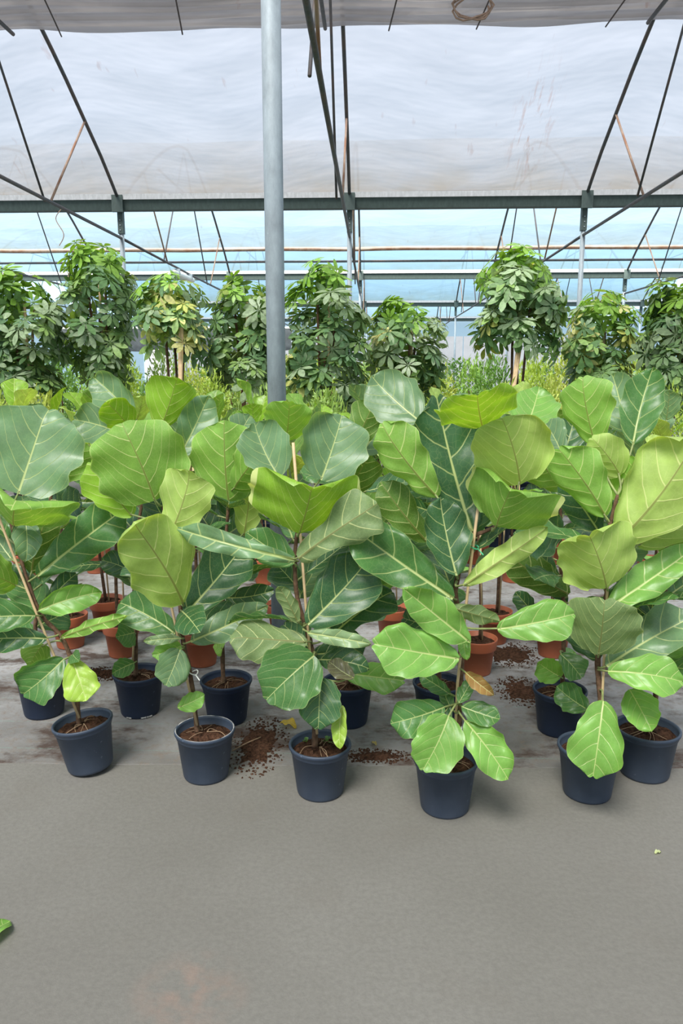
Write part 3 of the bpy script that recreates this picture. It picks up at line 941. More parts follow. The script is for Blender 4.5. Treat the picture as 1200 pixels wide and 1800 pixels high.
# ---- front row, leaf by leaf: (base x, y, tip x, y, width, side seen, outline, colour)
fig('fiddle-leaf fig leaning with its cane in a tilted navy pot', (146, 1370), 'navy_lit',
    [(138, 1262), (130, 1180), (108, 1120), (72, 1080), (45, 1010), (22, 930), (14, 900)],
    [(32, 868, 84, 712, 172, 'T', 'H', 'g', {'z': 0.02, 'cup': .12, 'dz': .06, 'bend': -.02, 'wave': .03}),
     (24, 925, 34, 862, 185, 'U', 'H', 'm', {'z': -.04, 'cup': .25, 'wave': .03, 'curl': -2.6}),
     (66, 1012, 222, 892, 78, 'T', 'P', 'm', {'z': -.03, 'wave': .05}),
     (68, 1073, 181, 1040, 50, 'T', 'E', 'b', {'z': -.05, 'bend': .02}),
     (62, 1082, -45, 1088, 66, 'T', 'P', 'm', {'z': -.05}),
     (82, 1122, -40, 1125, 50, 'T', 'P', 'd'),
     (112, 1158, 38, 1222, 74, 'T', 'P', 'm', {'dz': -.05}),
     (127, 1160, 152, 1234, 62, 'T', 'P', 'y', {'dz': -.06}),
     (42, 905, 46, 988, 46, 'T', 'E', 'g', {'z': .0}),
     (55, 1008, 88, 898, 58, 'U', 'P', 'd', {'z': .03}),
     (22, 985, -25, 915, 60, 'T', 'P', 'g'),
     (30, 1030, -30, 1000, 70, 'U', 'P', 'm', {'z': .06}),
     (107, 1121, 226, 1083, 24, 'U', 'E', 'm', {'z': -.01}),
     (80, 1062, 134, 1008, 36, 'T', 'P', 'd', {'z': .03}),
     (76, 1132, 52, 1170, 52, 'U', 'R', 'm', {'z': .05, 'dz': .03}),
     (128, 1150, 140, 1162, 26, 'T', 'R', 'm', {'z': .02})],
    [(139, 1262), (95, 1152), (60, 1068), (0, 915), (-12, 885)], tilt=math.radians(-7), seed=1, fill=3, stem_r=0.010)

potB = fig('fiddle-leaf fig with one huge pale underside leaf in a navy pot with whitened rim', (354, 1382), 'navy_lit',
    [(347, 1275), (335, 1190), (322, 1130), (318, 1080), (312, 1020), (300, 950), (285, 890)],
    [(323, 1062, 224, 908, 128, 'U', 'E', 'l', {'z': -.08, 'cup': .1, 'wave': .02}),
     (327, 1078, 432, 952, 92, 'T', 'P', 'd', {'z': -.03, 'cup': .1}),
     (308, 1114, 203, 1056, 66, 'T', 'P', 'm', {'z': -.04}),
     (335, 1128, 473, 1064, 55, 'T', 'E', 'g', {'z': -.05}),
     (316, 1142, 290, 1207, 64, 'T', 'R', 'g', {'dz': -.06}),
     (318, 1135, 268, 1152, 36, 'T', 'R', 'b', {'z': -.03}),
     (312, 1244, 360, 1221, 34, 'T', 'E', 'b', {'z': -.05}),
     (318, 1122, 250, 1128, 19, 'T', 'E', 'p', {'z': -.05}),
     (314, 1112, 352, 1082, 34, 'U', 'E', 'k', {'z': -.07, 'wave': .08}),
     (272, 880, 212, 742, 160, 'U', 'H', 'm', {'z': -.04, 'cup': .1, 'wave': .02, 'dz': -.1}),
     (296, 945, 336, 822, 96, 'U', 'P', 'l', {'z': -.06, 'dz': -.06}),
     (232, 908, 158, 812, 82, 'U', 'P', 'y', {'z': .0}),
     (300, 930, 262, 860, 50, 'T', 'E', 'd', {'z': .02}),
     (320, 1075, 350, 1110, 60, 'T', 'E', 'd', {'z': .04})],
    [(346, 1275), (301, 1065), (296, 1040)], seed=2, fill=3, tie=[(340, 1182, 'white')], stem_r=0.010)

fig('fiddle-leaf fig with a bright lobed underside leaf in a scuffed navy pot with weeds', (560, 1412), 'navy_lit',
    [(553, 1290), (553, 1200), (548, 1145), (537, 1100), (522, 1050), (518, 980), (524, 920), (524, 880)],
    [(526, 938, 552, 838, 192, 'U', 'H', 'y', {'z': -.08, 'cup': .3, 'wave': .07, 'dz': -.16, 'curl': -2.0}),
     (564, 844, 602, 726, 118, 'T', 'R', 'g', {'z': .0, 'cup': .2, 'dz': .03}),
     (490, 838, 447, 745, 86, 'T', 'R', 'g', {'z': .0, 'cup': .3, 'dz': .04}),
     (502, 775, 508, 704, 84, 'U', 'R', 'b', {'z': .16}),
     (524, 982, 668, 884, 92, 'U', 'O', 'g', {'z': -.10, 'dz': -.05}),
     (552, 1152, 468, 1230, 112, 'T', 'R', 'm', {'z': -.08, 'dz': -.06}),
     (541, 1098, 650, 980, 112, 'T', 'P', 'd', {'z': -.10, 'dz': .02, 'cup': .08}),
     (578, 1122, 692, 1036, 74, 'T', 'O', 'd', {'z': -.04}),
     (540, 1112, 656, 1132, 28, 'T', 'E', 'p', {'z': -.12, 'bend': .08}),
     (564, 1192, 560, 1282, 78, 'T', 'R', 'd', {'z': -.06, 'dz': -.07}),
     (602, 1240, 597, 1318, 27, 'T', 'E', 'y', {'z': -.06}),
     (622, 1192, 576, 1160, 34, 'T', 'E', 'k', {'z': -.06, 'wave': .06}),
     (540, 1128, 404, 1118, 78, 'U', 'P', 'g', {'z': -.05, 'roll': 25, 'dz': -.06}),
     (520, 985, 310, 928, 42, 'T', 'P', 'g', {'z': -.08, 'bend': .12, 'wave': .05}),
     (518, 990, 432, 935, 62, 'T', 'E', 'm', {'z': -.03}),
     (524, 1096, 487, 1026, 32, 'U', 'E', 'g', {'z': -.06}),
     (528, 1040, 478, 985, 60, 'T', 'P', 'd', {'z': .0}),
     (525, 1050, 560, 985, 60, 'T', 'P', 'g', {'z': .05}),
     (602, 884, 650, 798, 78, 'U', 'P', 'd', {'z': .08}),
     (545, 1140, 500, 1100, 70, 'T', 'P', 'd', {'z': .02}),
     (560, 1160, 650, 1175, 48, 'T', 'E', 'd', {'z': .03}),
     (552, 1150, 640, 1130, 60, 'T', 'P', 'd', {'z': .06})],
    [(557, 1290), (537, 1060), (515, 778)], seed=3, fill=3, stem_r=0.012)

fig('tall fiddle-leaf fig with dark glossy upper leaves and drooping lime leaves over its navy pot', (785, 1442), 'navy_lit',
    [(805, 1330), (806, 1250), (810, 1160), (806, 1080), (800, 1040), (812, 985), (830, 945), (850, 935), (872, 925)],
    [(828, 934, 768, 702, 118, 'T', 'P', 'd', {'z': -.02, 'cup': .12, 'dz': .04}),
     (802, 1012, 772, 872, 82, 'T', 'E', 'd', {'z': -.03, 'dz': .04}),
     (796, 1052, 612, 922, 92, 'T', 'P', 'm', {'z': -.05, 'cup': .1}),
     (768, 874, 668, 744, 86, 'U', 'P', 'm', {'z': .03, 'wave': .05}),
     (740, 742, 652, 662, 98, 'T', 'E', 'g', {'z': .08, 'dz': .10}),
     (848, 752, 838, 690, 138, 'U', 'R', 'y', {'z': .10, 'wave': .06}),
     (914, 852, 880, 730, 136, 'U', 'H', 'l', {'z': .0, 'cup': .15, 'dz': -.1}),
     (872, 926, 908, 842, 162, 'U', 'H', 'm', {'z': -.10, 'cup': .35, 'dz': -.14, 'curl': -2.8}),
     (826, 1129, 706, 1032, 64, 'T', 'E', 'b', {'z': -.13, 'dz': -.05}),
     (806, 1158, 657, 1132, 94, 'T', 'P', 'b', {'z': -.13, 'dz': -.05}),
     (874, 1106, 1014, 1078, 76, 'T', 'P', 'b', {'z': -.12, 'dz': -.03}),
     (814, 1030, 968, 924, 46, 'U', 'E', 'l', {'z': -.11, 'bend': .04}),
     (780, 1243, 685, 1272, 66, 'T', 'P', 'm', {'z': -.08, 'wave': .06}),
     (788, 1258, 742, 1354, 88, 'T', 'R', 'b', {'z': -.12, 'dz': -.03}),
     (817, 1267, 893, 1370, 66, 'T', 'E', 'b', {'z': -.12, 'dz': -.05}),
     (811, 1242, 881, 1266, 44, 'T', 'E', 'm', {'z': -.06}),
     (792, 1068, 880, 1092, 34, 'U', 'E', 'g', {'z': -.08, 'roll': 20}),
     (818, 1182, 868, 1222, 24, 'T', 'E', 'n', {'z': -.08, 'wave': .09, 'cup': .6}),
     (750, 952, 668, 846, 64, 'U', 'P', 'd', {'z': .10}),
     (836, 1000, 878, 968, 32, 'T', 'E', 'g', {'z': .02}),
     (926, 748, 946, 686, 88, 'T', 'R', 'b', {'z': .12}),
     (795, 1250, 775, 1205, 24, 'T', 'E', 'm', {'z': -.04}),
     (806, 1236, 830, 1195, 26, 'T', 'E', 'm', {'z': -.04}),
     (815, 1110, 820, 1160, 22, 'T', 'E', 'b', {'z': -.03}),
     (790, 1240, 740, 1300, 56, 'T', 'P', 'd', {'z': -.02}),
     (790, 1220, 735, 1185, 30, 'T', 'E', 'm', {'z': -.02}),
     (830, 940, 855, 860, 60, 'T', 'P', 'm', {'z': .07})],
    [(797, 1340), (804, 1200), (826, 1000), (861, 728)], seed=4, fill=3, tie=[(832, 962, 'green'), (803, 1278, 'white')], stem_r=0.013)

fig('fiddle-leaf fig with one long leaf hanging down over its dark navy pot', (1042, 1416), 'navy_lit',
    [(1055, 1310), (1055, 1230), (1050, 1165), (1058, 1100), (1066, 1040), (1062, 985), (1070, 930), (1085, 870)],
    [(1060, 1232, 1042, 1364, 92, 'T', 'P', 'b', {'z': -.13, 'dz': -.05, 'cup': .1}),
     (1051, 1152, 1062, 1058, 122, 'U', 'H', 'g', {'z': -.09, 'cup': .2, 'dz': -.12}),
     (1066, 1034, 1028, 926, 138, 'U', 'H', 'l', {'z': -.08, 'cup': .25, 'dz': -.11, 'curl': -1.8}),
     (1088, 950, 1222, 772, 150, 'U', 'P', 'l', {'z': -.10, 'cup': .2, 'dz': -.10}),
     (1064, 908, 982, 790, 92, 'U', 'P', 'b', {'z': .0}),
     (1046, 782, 1022, 662, 98, 'U', 'P', 'b', {'z': .12, 'dz': -.06}),
     (1112, 782, 1147, 647, 72, 'T', 'E', 'm', {'z': .14, 'dz': .05}),
     (1105, 760, 1078, 660, 74, 'T', 'E', 'g', {'z': .18}),
     (1090, 836, 1040, 770, 70, 'U', 'R', 'l', {'z': .05}),
     (1064, 1072, 1222, 962, 62, 'T', 'E', 'b', {'z': -.06}),
     (1066, 1172, 1222, 1082, 84, 'T', 'P', 'g', {'z': -.03}),
     (1068, 1180, 1198, 1198, 72, 'T', 'P', 'b', {'z': -.07, 'bend': .1}),
     (1055, 938, 985, 832, 62, 'T', 'E', 'd', {'z': .06}),
     (1070, 920, 1035, 850, 52, 'T', 'E', 'd', {'z': .08}),
     (1062, 1035, 1012, 955, 48, 'T', 'E', 'd', {'z': .0}),
     (1052, 1160, 1000, 1085, 60, 'T', 'P', 'd', {'z': .02}),
     (1080, 880, 1120, 800, 70, 'U', 'P', 'b', {'z': .06}),
     (1060, 1060, 1160, 1010, 60, 'T', 'P', 'd', {'z': .03}),
     (1085, 985, 1125, 955, 48, 'T', 'E', 'g', {'z': .05}),
     (1120, 960, 1230, 880, 90, 'U', 'P', 'l', {'z': .1})],
    [(1050, 1310), (1058, 1230), (1067, 1035), (1070, 1000)], seed=5, fill=3, tie=[(1060, 1175, 'white')], stem_r=0.012)

fig('fiddle-leaf fig with thick brown surface root in the pot beside the long hanging leaf', (1146, 1380), 'navy_lit',
    [(1150, 1265), (1155, 1180), (1165, 1100), (1170, 1020), (1172, 960)],
    [(1106, 1212, 1146, 1287, 58, 'T', 'E', 'b', {'z': -.10}),
     (1165, 1150, 1215, 1100, 60, 'T', 'R', 'b', {'z': -.09}),
     (1160, 1170, 1235, 1180, 60, 'T', 'P', 'm'),
     (1165, 1100, 1110, 1060, 60, 'T', 'P', 'd', {'z': .05}),
     (1170, 1050, 1240, 1000, 70, 'T', 'P', 'm', {'z': .05}),
     (1170, 980, 1215, 880, 90, 'U', 'P', 'm', {'z': .02}),
     (1172, 960, 1150, 860, 90, 'U', 'P', 'l', {'z': .08})],
    None, s=1.06, seed=6, fill=4)

# ---- second row in navy pots
fig('fiddle-leaf fig in a navy pot behind the tilted pot', (64, 1268), 'navy',
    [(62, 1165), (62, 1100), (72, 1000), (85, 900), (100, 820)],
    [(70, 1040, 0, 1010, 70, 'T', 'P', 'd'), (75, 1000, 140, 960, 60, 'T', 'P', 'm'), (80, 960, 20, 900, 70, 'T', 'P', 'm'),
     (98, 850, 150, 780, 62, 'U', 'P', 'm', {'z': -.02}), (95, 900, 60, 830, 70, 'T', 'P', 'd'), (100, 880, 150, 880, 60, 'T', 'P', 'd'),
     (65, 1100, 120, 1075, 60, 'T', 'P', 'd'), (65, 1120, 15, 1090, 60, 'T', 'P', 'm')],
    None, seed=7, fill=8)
potH = fig('fiddle-leaf fig in a navy pot with chipped white feet', (237, 1266), 'navy',
    [(237, 1165), (238, 1120), (236, 1040), (240, 950), (255, 850), (270, 760)],
    [(283, 752, 312, 660, 90, 'U', 'P', 'y', {'z': -.02, 'dz': -.06}),
     (238, 738, 160, 660, 62, 'T', 'E', 'g', {'z': .0, 'cup': .35}),
     (226, 768, 134, 738, 74, 'T', 'P', 'g', {'z': .0}),
     (232, 756, 180, 700, 60, 'U', 'E', 'y', {'z': .06}),
     (314, 802, 366, 694, 66, 'T', 'E', 'g', {'z': .02, 'cup': .35}),
     (236, 1112, 202, 1120, 46, 'T', 'R', 'm', {'z': -.03}),
     (236, 1165, 195, 1185, 32, 'T', 'E', 'm', {'z': -.06}),
     (245, 940, 200, 890, 80, 'T', 'P', 'd'), (250, 920, 300, 880, 80, 'T', 'P', 'd'), (240, 1010, 180, 985, 50, 'T', 'P', 'd'),
     (270, 780, 330, 790, 70, 'T', 'P', 'm'), (240, 1030, 290, 1010, 60, 'T', 'P', 'd')],
    [(233, 1168), (242, 960)], seed=8, fill=8)
fig('fiddle-leaf fig in a navy pot with a small round low leaf', (393, 1280), 'navy',
    [(392, 1190), (391, 1140), (392, 1050), (396, 960), (402, 880), (405, 800)],
    [(402, 884, 394, 738, 122, 'U', 'R', 'm', {'z': -.04, 'cup': .15, 'dz': -.06}),
     (428, 942, 442, 835, 66, 'U', 'P', 'l', {'z': .0}),
     (410, 860, 462, 792, 90, 'U', 'P', 'b', {'z': .0}),
     (391, 1140, 376, 1136, 30, 'U', 'R', 'b', {'z': -.04}),
     (395, 1050, 480, 1038, 44, 'T', 'P', 'd', {'z': -.02}),
     (392, 1045, 335, 1062, 50, 'T', 'P', 'd', {'z': .0}),
     (396, 960, 350, 900, 80, 'T', 'P', 'd'), (398, 940, 450, 900, 70, 'T', 'P', 'm'), (395, 1010, 445, 985, 60, 'T', 'P', 'd'),
     (405, 800, 440, 730, 60, 'T', 'P', 'g'), (405, 820, 360, 760, 70, 'T', 'P', 'd', {'z': .06})],
    None, seed=9, fill=8)
fig('fiddle-leaf fig in a navy pot with a broad low shiny leaf', (610, 1284), 'navy',
    [(610, 1195), (610, 1140), (615, 1050), (620, 950), (625, 850), (622, 780)],
    [(602, 1182, 709, 1196, 52, 'T', 'P', 'b', {'z': -.05}),
     (620, 795, 662, 702, 62, 'U', 'P', 'd', {'z': -.02}),
     (632, 800, 688, 722, 64, 'T', 'E', 'g', {'z': .02}),
     (615, 1000, 570, 960, 80, 'T', 'P', 'd'), (620, 960, 680, 920, 80, 'T', 'P', 'm'), (625, 900, 580, 840, 80, 'T', 'P', 'd'),
     (625, 880, 690, 880, 70, 'U', 'P', 'm'), (615, 1060, 690, 1060, 60, 'T', 'P', 'd'), (612, 1120, 560, 1090, 60, 'T', 'P', 'd')],
    None, seed=10, fill=8)
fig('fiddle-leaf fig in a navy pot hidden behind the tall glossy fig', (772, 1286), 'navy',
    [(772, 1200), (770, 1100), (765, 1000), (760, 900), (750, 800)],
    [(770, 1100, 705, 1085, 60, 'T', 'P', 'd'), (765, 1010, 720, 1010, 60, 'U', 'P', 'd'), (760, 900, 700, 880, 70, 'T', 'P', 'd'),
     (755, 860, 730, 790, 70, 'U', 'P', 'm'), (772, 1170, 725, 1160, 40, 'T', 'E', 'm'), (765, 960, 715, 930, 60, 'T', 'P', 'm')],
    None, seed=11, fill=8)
fig('fiddle-leaf fig in a navy pot with three small round low leaves', (988, 1300), 'navy',
    [(988, 1205), (990, 1150), (990, 1060), (985, 980), (985, 900), (988, 820)],
    [(985, 1190, 942, 1162, 46, 'T', 'R', 'b', {'z': -.03, 'dz': -.04}),
     (985, 1150, 1022, 1192, 50, 'T', 'P', 'm', {'z': -.08, 'dz': -.05}),
     (1034, 1248, 976, 1205, 50, 'T', 'E', 'm', {'z': -.14}),
     (1000, 1045, 893, 975, 66, 'U', 'P', 'd', {'z': -.02}),
     (995, 1060, 925, 960, 50, 'T', 'P', 'd', {'z': .02}),
     (940, 1080, 905, 1040, 34, 'T', 'E', 'd', {'z': .05}),
     (988, 930, 905, 930, 90, 'T', 'P', 'd', {'z': .02}),
     (985, 900, 1000, 810, 60, 'T', 'P', 'd'), (990, 860, 945, 800, 70, 'U', 'P', 'm'),
     (988, 820, 1010, 735, 70, 'T', 'P', 'd'), (988, 800, 955, 740, 60, 'T', 'P', 'g'), (990, 1160, 1010, 1145, 30, 'T', 'E', 'b', {'z': .02})],
    None, seed=12, fill=8)

# ---- figs in terracotta pots further back
BACK = [
 (115, 1144, 'in a terracotta pot behind the leaning cane', 1.25, 7), (182, 1112, 'in a terracotta pot on pale mat left of the chipped navy pot', 1.3, 8),
 (208, 1160, 'in a terracotta pot just behind the chipped navy pot', 1.15, 6), (350, 1176, 'in a terracotta pot between two second-row navy pots', 1.3, 8),
 (496, 1122, 'in a terracotta pot at the foot of the bare steel post', 1.25, 7), (840, 1192, 'in a terracotta pot right behind the tall glossy fig', 1.25, 6),
 (870, 1136, 'with a bare crooked stem in a terracotta pot beside spilled compost', 1.3, 7), (975, 1160, 'in a terracotta pot behind the three small round leaves', 1.25, 7),
 (1105, 1190, 'in a terracotta pot behind the pot with thick surface root', 1.25, 7), (690, 1130, 'in a terracotta pot between the bare post and the tall glossy fig', 1.25, 8),
 (-10, 1150, 'in a terracotta pot beyond the leaning cane at the row end', 1.2, 7)]
for i, (px, py, lab, h, n) in enumerate(BACK):
    g = at_z(px, py, 0)
    back_fig('fiddle-leaf fig ' + lab, g.x, g.y + 0.08, 'terracotta', h, n + 4, 40 + i, start=0.40, s=1.02)
ROW4 = [(165, 1010, 'beyond the chipped navy pot in the middle row'), (310, 1012, 'in the middle row beyond the whitened-rim pot'), (465, 1030, 'in the middle row just left of the bare steel post base'),
 (905, 1026, 'in the large bright terracotta pot on clean mat'), (640, 1020, 'in the middle row just past the bare steel post'), (770, 1030, 'in the middle row beyond the tall glossy fig'),
 (1040, 1030, 'in the middle row beyond the long hanging leaf'), (1150, 1030, 'in the middle row beyond the thick surface root pot'), (40, 1020, 'in the middle row beyond the leaning cane'),
 (-25, 994, ''), (100, 994, ''), (238, 994, ''), (388, 994, ''), (552, 994, ''), (706, 994, ''), (838, 994, ''), (973, 994, ''), (1096, 994, '')]
for i, (px, py, lab) in enumerate(ROW4):
    g = at_z(px, py, 0)
    near = lab != ''
    lab = ('leafy fiddle-leaf fig ' + lab) if lab else 'leafy fiddle-leaf fig in a terracotta pot in the last row before the umbrella trees'
    back_fig(lab.replace('left of', 'beside'), g.x, g.y + 0.08, 'terracotta', 1.38 if near else 1.30, 17, 70 + i, s=1.15 if px == 905 else 1.05, start=0.26,
             group='figs in the middle row' if near else 'figs in the last row', size=0.28)

def ring(root, z, r, tube, a0, a1, name, seed):
    rr = random.Random(seed); n = 40
    mb = MB(); mb.tube([(r * math.cos(a0 + (a1 - a0) * i / n), r * math.sin(a0 + (a1 - a0) * i / n), z) for i in range(n + 1)],
                       [tube * rr.uniform(0.5, 1.3) for i in range(n + 1)], 6)
    link(name, mb.mesh(name, MAT['lime'], True), root)
MAT['lime'] = simple('lime_scale', (0.36, 0.35, 0.34), 0.9, 0, 0.3, 60)
ring(potB, 0.1985, 0.1145, 0.0022, 0, 2 * math.pi, 'lime_crust', 1)
ring(potH, 0.006, 0.0875, 0.0045, -1.25, -0.65, 'white_foot', 2)
ring(potH, 0.006, 0.0875, 0.0045, -2.05, -1.75, 'white_foot', 3)
# ---------------------------------------------------------------- umbrella trees and shrubs behind
def umbrella_leaf(seed):
    rr = random.Random(seed); mb = MB()
    n = rr.choice([7, 8, 8, 9])
    for k in range(n):
        a = 2 * math.pi * k / n + rr.uniform(-.12, .12)
        L = rr.uniform(0.85, 1.1); W = L * 0.40
        droop = rr.uniform(0.15, 0.55)
        vs = []
        pr = [(0, .06), (.18, .45), (.4, .88), (.62, 1), (.82, .72), (.94, .35), (1, 0.02)]
        for t, w in pr:
            r = 0.18 + t * L
            z = -droop * (t * L) ** 1.6 * 0.55
            for s in (-1, 0, 1):
                x = s * w * W / 2
                zz = z + 0.10 * abs(x) + 0.0
                vs.append((r * math.cos(a) - x * math.sin(a), r * math.sin(a) + x * math.cos(a), zz))
        fs = []
        for i in range(len(pr) - 1):
            for j in range(2):
                q = i * 3 + j
                fs.append((q, q + 3, q + 4, q + 1))
        mb.add(vs, fs)
        mb.tube([(0, 0, 0), (0.2 * math.cos(a), 0.2 * math.sin(a), 0.0)], 0.018, 4, False)
    mb.tube([(0, 0, 0.0), (0.05, 0, -0.5), (0.02, 0.05, -1.0)], 0.022, 5, False)
    return mb.mesh('leaf', MAT['foliage'], True)
ULIB = [umbrella_leaf(i) for i in range(8)]
GREENS = [(0.10, 0.20, 0.07), (0.17, 0.29, 0.11), (0.28, 0.38, 0.21), (0.25, 0.39, 0.12), (0.14, 0.25, 0.12), (0.32, 0.42, 0.25)]
YELS = [(0.48, 0.50, 0.14), (0.30, 0.40, 0.08), (0.62, 0.60, 0.25)]
def umbrella_tree(label, px, top, bot, hw, Y, seed, variegated=0.0, dark=1.0, cane=None, n=120):
    rr = random.Random(seed)
    b = at_y(px, 700, Y); zt = at_y(px, top, Y).z; zb = at_y(px, bot, Y).z
    R = hw / F * (Y * 1.02)
    b.x, Y = free_spot(b.x, Y, 0.165)
    root = empty('umbrella_tree', (b.x, Y, MATZ))
    # nursery pot
    mb = MB(); mb.lathe([(r * 1.35, z * 1.3) for r, z in NAVY], 24); link('pot', mb.mesh('pot', MAT['navy'], True), root)
    link('soil', soil_mesh(0.1075 * 1.35, 0.168 * 1.3, seed), root)
    for k in range(3):
        a = k * 2.1 + seed
        pts = [(b.x + 0.03 * math.cos(a), Y + 0.03 * math.sin(a), 0.2)]
        for i in range(1, 6):
            t = i / 5
            pts.append((b.x + (0.03 + 0.07 * t * t) * math.cos(a + t), Y + (0.03 + 0.07 * t * t) * math.sin(a + t), 0.2 + (zt - 0.35 - 0.2) * t * (1 - 0.08 * k)))
        mb = MB(); mb.tube(spline(pts, 3), 0.013, 6); mb.build('stem', MAT['bark'], root, True)
    if cane:
        for off in (0, 0.035):
            p = at_y(cane[0] + off * 120, cane[1], Y - 0.6 * R); q = at_y(cane[2] + off * 60, cane[3], Y - 0.6 * R)
            d = (p - q) / max(0.05, p.z - q.z); base = q - d * q.z * 0.86
            mb = MB(); mb.tube([base, p], 0.016, 8); mb.build('cane', MAT['bamboo'], root, True)
    else:
        mb = MB(); mb.tube([(b.x + 0.02, Y - 0.03, 0.2), (b.x + 0.04, Y - 0.05, zt - 0.3)], 0.013, 6); mb.build('cane', MAT['bamboo'], root, True)
    H = zt - zb
    tips = []
    nb = max(8, n // 9)
    for i in range(nb):                      # branch ends, then rosettes around each
        t = (i + rr.uniform(0.2, 0.8)) / nb
        prof = (0.55 + 0.45 * math.sin(math.pi * min(1, 0.15 + 0.75 * t))) * (1 if t < 0.75 else 1 - 1.9 * (t - 0.75))
        az = i * 2.39996 + rr.uniform(-.6, .6)
        tips.append((t, az, R * 0.68 * prof * rr.uniform(0.5, 1.1)))
    for i in range(n):
        t, az0, r0 = tips[i % nb]
        c0 = Vector((r0 * math.cos(az0), r0 * math.sin(az0), zb + H * (0.06 + 0.84 * t)))
        best = None
        for k in range(10):
            az = az0 + rr.gauss(0, 1.0); e = rr.uniform(-0.9, 1.2)
            rad = rr.uniform(0.06, 0.20)
            out = Vector((math.cos(az) * math.cos(e), math.sin(az) * math.cos(e), math.sin(e)))
            p = c0 + out * rad
            lim = R * 0.93 - 0.02
            if abs(p.x) > lim: p.x = lim * (1 if p.x > 0 else -1)
            nz = (out + Vector((0, 0, rr.uniform(0.25, 1.0)))).normalized()
            q = Vector((0, 0, 1)).rotation_difference(nz).to_matrix().to_4x4() @ Matrix.Rotation(rr.uniform(0, 6.28), 4, 'Z')
            s = 0.128 * rr.uniform(0.65, 1.3) * (1 - 0.03 * k)
            m = Matrix.Translation(p) @ q @ Matrix.Scale(s, 4); me = ULIB[rr.randrange(8)]
            sol = solid_of(me, Matrix.Translation(root.location) @ m); w = clash(*sol, root, 0)
            if best is None or w < best[0]: best = (w, me, m, sol)
            if w == 0: break
        _, me, m, sol = best; SOLID.append((*sol, root))
        o = link('leaf', me, root); o.matrix_basis = m
        c = rr.choice(YELS) if rr.random() < variegated else rr.choice(GREENS)
        if t > 0.8 and rr.random() < 0.7: c = (0.22, 0.40, 0.06)
        k = dark * rr.uniform(0.8, 1.15)
        o.color = (c[0] * k, c[1] * k, c[2] * k, 1)
    tag(root, label, 'tree', 'umbrella trees behind the figs')

TREES = [
 ('dark umbrella tree beside the tall post-side umbrella tree at the row end', 52, 478, 710, 62, 6.6, 0.0, 0.9, None, 170),
 ('tallest umbrella tree with broad dark leaves in front of a grey post', 182, 420, 668, 72, 7.0, 0.0, 0.95, None, 190),
 ('thin umbrella tree with yellow variegated leaves and bare cane', 310, 488, 620, 56, 7.1, 0.42, 1.1, (316, 568, 316, 660), 100),
 ('full umbrella tree directly beside the bare steel post', 432, 478, 700, 66, 7.3, 0.03, 1.0, None, 170),
 ('umbrella tree with woody stem on the far side of the bare steel post', 572, 458, 710, 72, 7.0, 0.03, 1.0, None, 190),
 ('shorter umbrella tree with a few yellow leaves', 715, 522, 685, 62, 7.1, 0.08, 1.05, None, 125),
 ('tall umbrella tree tied to a thick pale slanting cane', 908, 446, 612, 76, 7.0, 0.02, 1.05, (914, 580, 900, 690), 190),
 ('umbrella tree with cream variegated lower leaves', 1045, 520, 700, 68, 7.2, 0.22, 1.0, None, 150),
 ('dark umbrella tree beside the cream variegated one at the row end', 1176, 496, 710, 62, 6.6, 0.0, 0.8, None, 170)]
for i, (lab, px, top, bot, hw, Y, var, dk, cane, n) in enumerate(TREES):
    Y = 7.55 + (0.0, 0.42)[i % 2]
    umbrella_tree(lab, px, top, bot, hw, Y, 200 + i, var, dk, cane, n)

def shrub_mesh(seed, n, leaf):
    rr = random.Random(seed); mb = MB()
    for i in range(n):
        az = rr.uniform(0, 6.28); el = math.asin(rr.uniform(-0.5, 1)); r = 0.35 + 0.65 * rr.random() ** 0.4
        lump = 1 + 0.25 * noise.noise((math.cos(az) * 1.8, math.sin(az) * 1.8, el * 2 + seed))
        p = Vector((math.cos(az) * math.cos(el), math.sin(az) * math.cos(el), math.sin(el))) * r * lump
        out = p.normalized()
        a = (out + Vector((rr.uniform(-.9, .9), rr.uniform(-.9, .9), rr.uniform(-.9, .3)))).normalized()
        nn = (out * 0.7 + Vector((0, 0, 0.8)) + Vector((rr.uniform(-.5, .5), rr.uniform(-.5, .5), 0))).normalized()
        R3 = frame(a, nn)
        L = leaf * rr.uniform(0.7, 1.3); W = L * 0.42
        loc = [(0, 0, 0), (-W/2, L*0.45, 0.06*L), (0, L*0.5, 0), (W/2, L*0.45, 0.06*L), (0, L, -0.12*L)]
        mb.add([p + R3 @ Vector(q) for q in loc], [(0, 2, 1), (0, 3, 2), (1, 2, 4), (2, 3, 4)])
    return mb.mesh('foliage', MAT['foliage'])
SLIB = [shrub_mesh(300 + i, 1500, 0.15) for i in range(3)] + [shrub_mesh(310 + i, 1100, 0.20) for i in range(2)]
def shrub(label, x, y, h, w, c, seed, group):
    rr = random.Random(seed)
    x, y = free_spot(x, y, 0.145)
    root = empty('potted_shrub', (x, y, MATZ if y < 9.7 else 0))
    mb = MB(); mb.lathe([(r * 1.2, z * 1.2) for r, z in NAVY], 20); link('pot', mb.mesh('pot', MAT['navy'], True), root)
    for k in range(4):
        a = k * 1.6 + seed
        q = MB(); q.tube(spline([(x, y, 0.15), (x + 0.05 * math.cos(a), y + 0.05 * math.sin(a), h * 0.4), (x + 0.3 * w * math.cos(a), y + 0.3 * w * math.sin(a), h * 0.75)], 4), 0.008, 5)
        q.build('stem', MAT['bark'], root, True)
    o = link('foliage', SLIB[rr.randrange(5)], root, (0, 0, h * 0.62))
    o.scale = (w, w, h * 0.36); o.rotation_euler = (0, 0, rr.uniform(0, 6.28))
    o.color = (*c, 1); o['kind'] = 'stuff'
    tag(root, label, 'shrub', group)
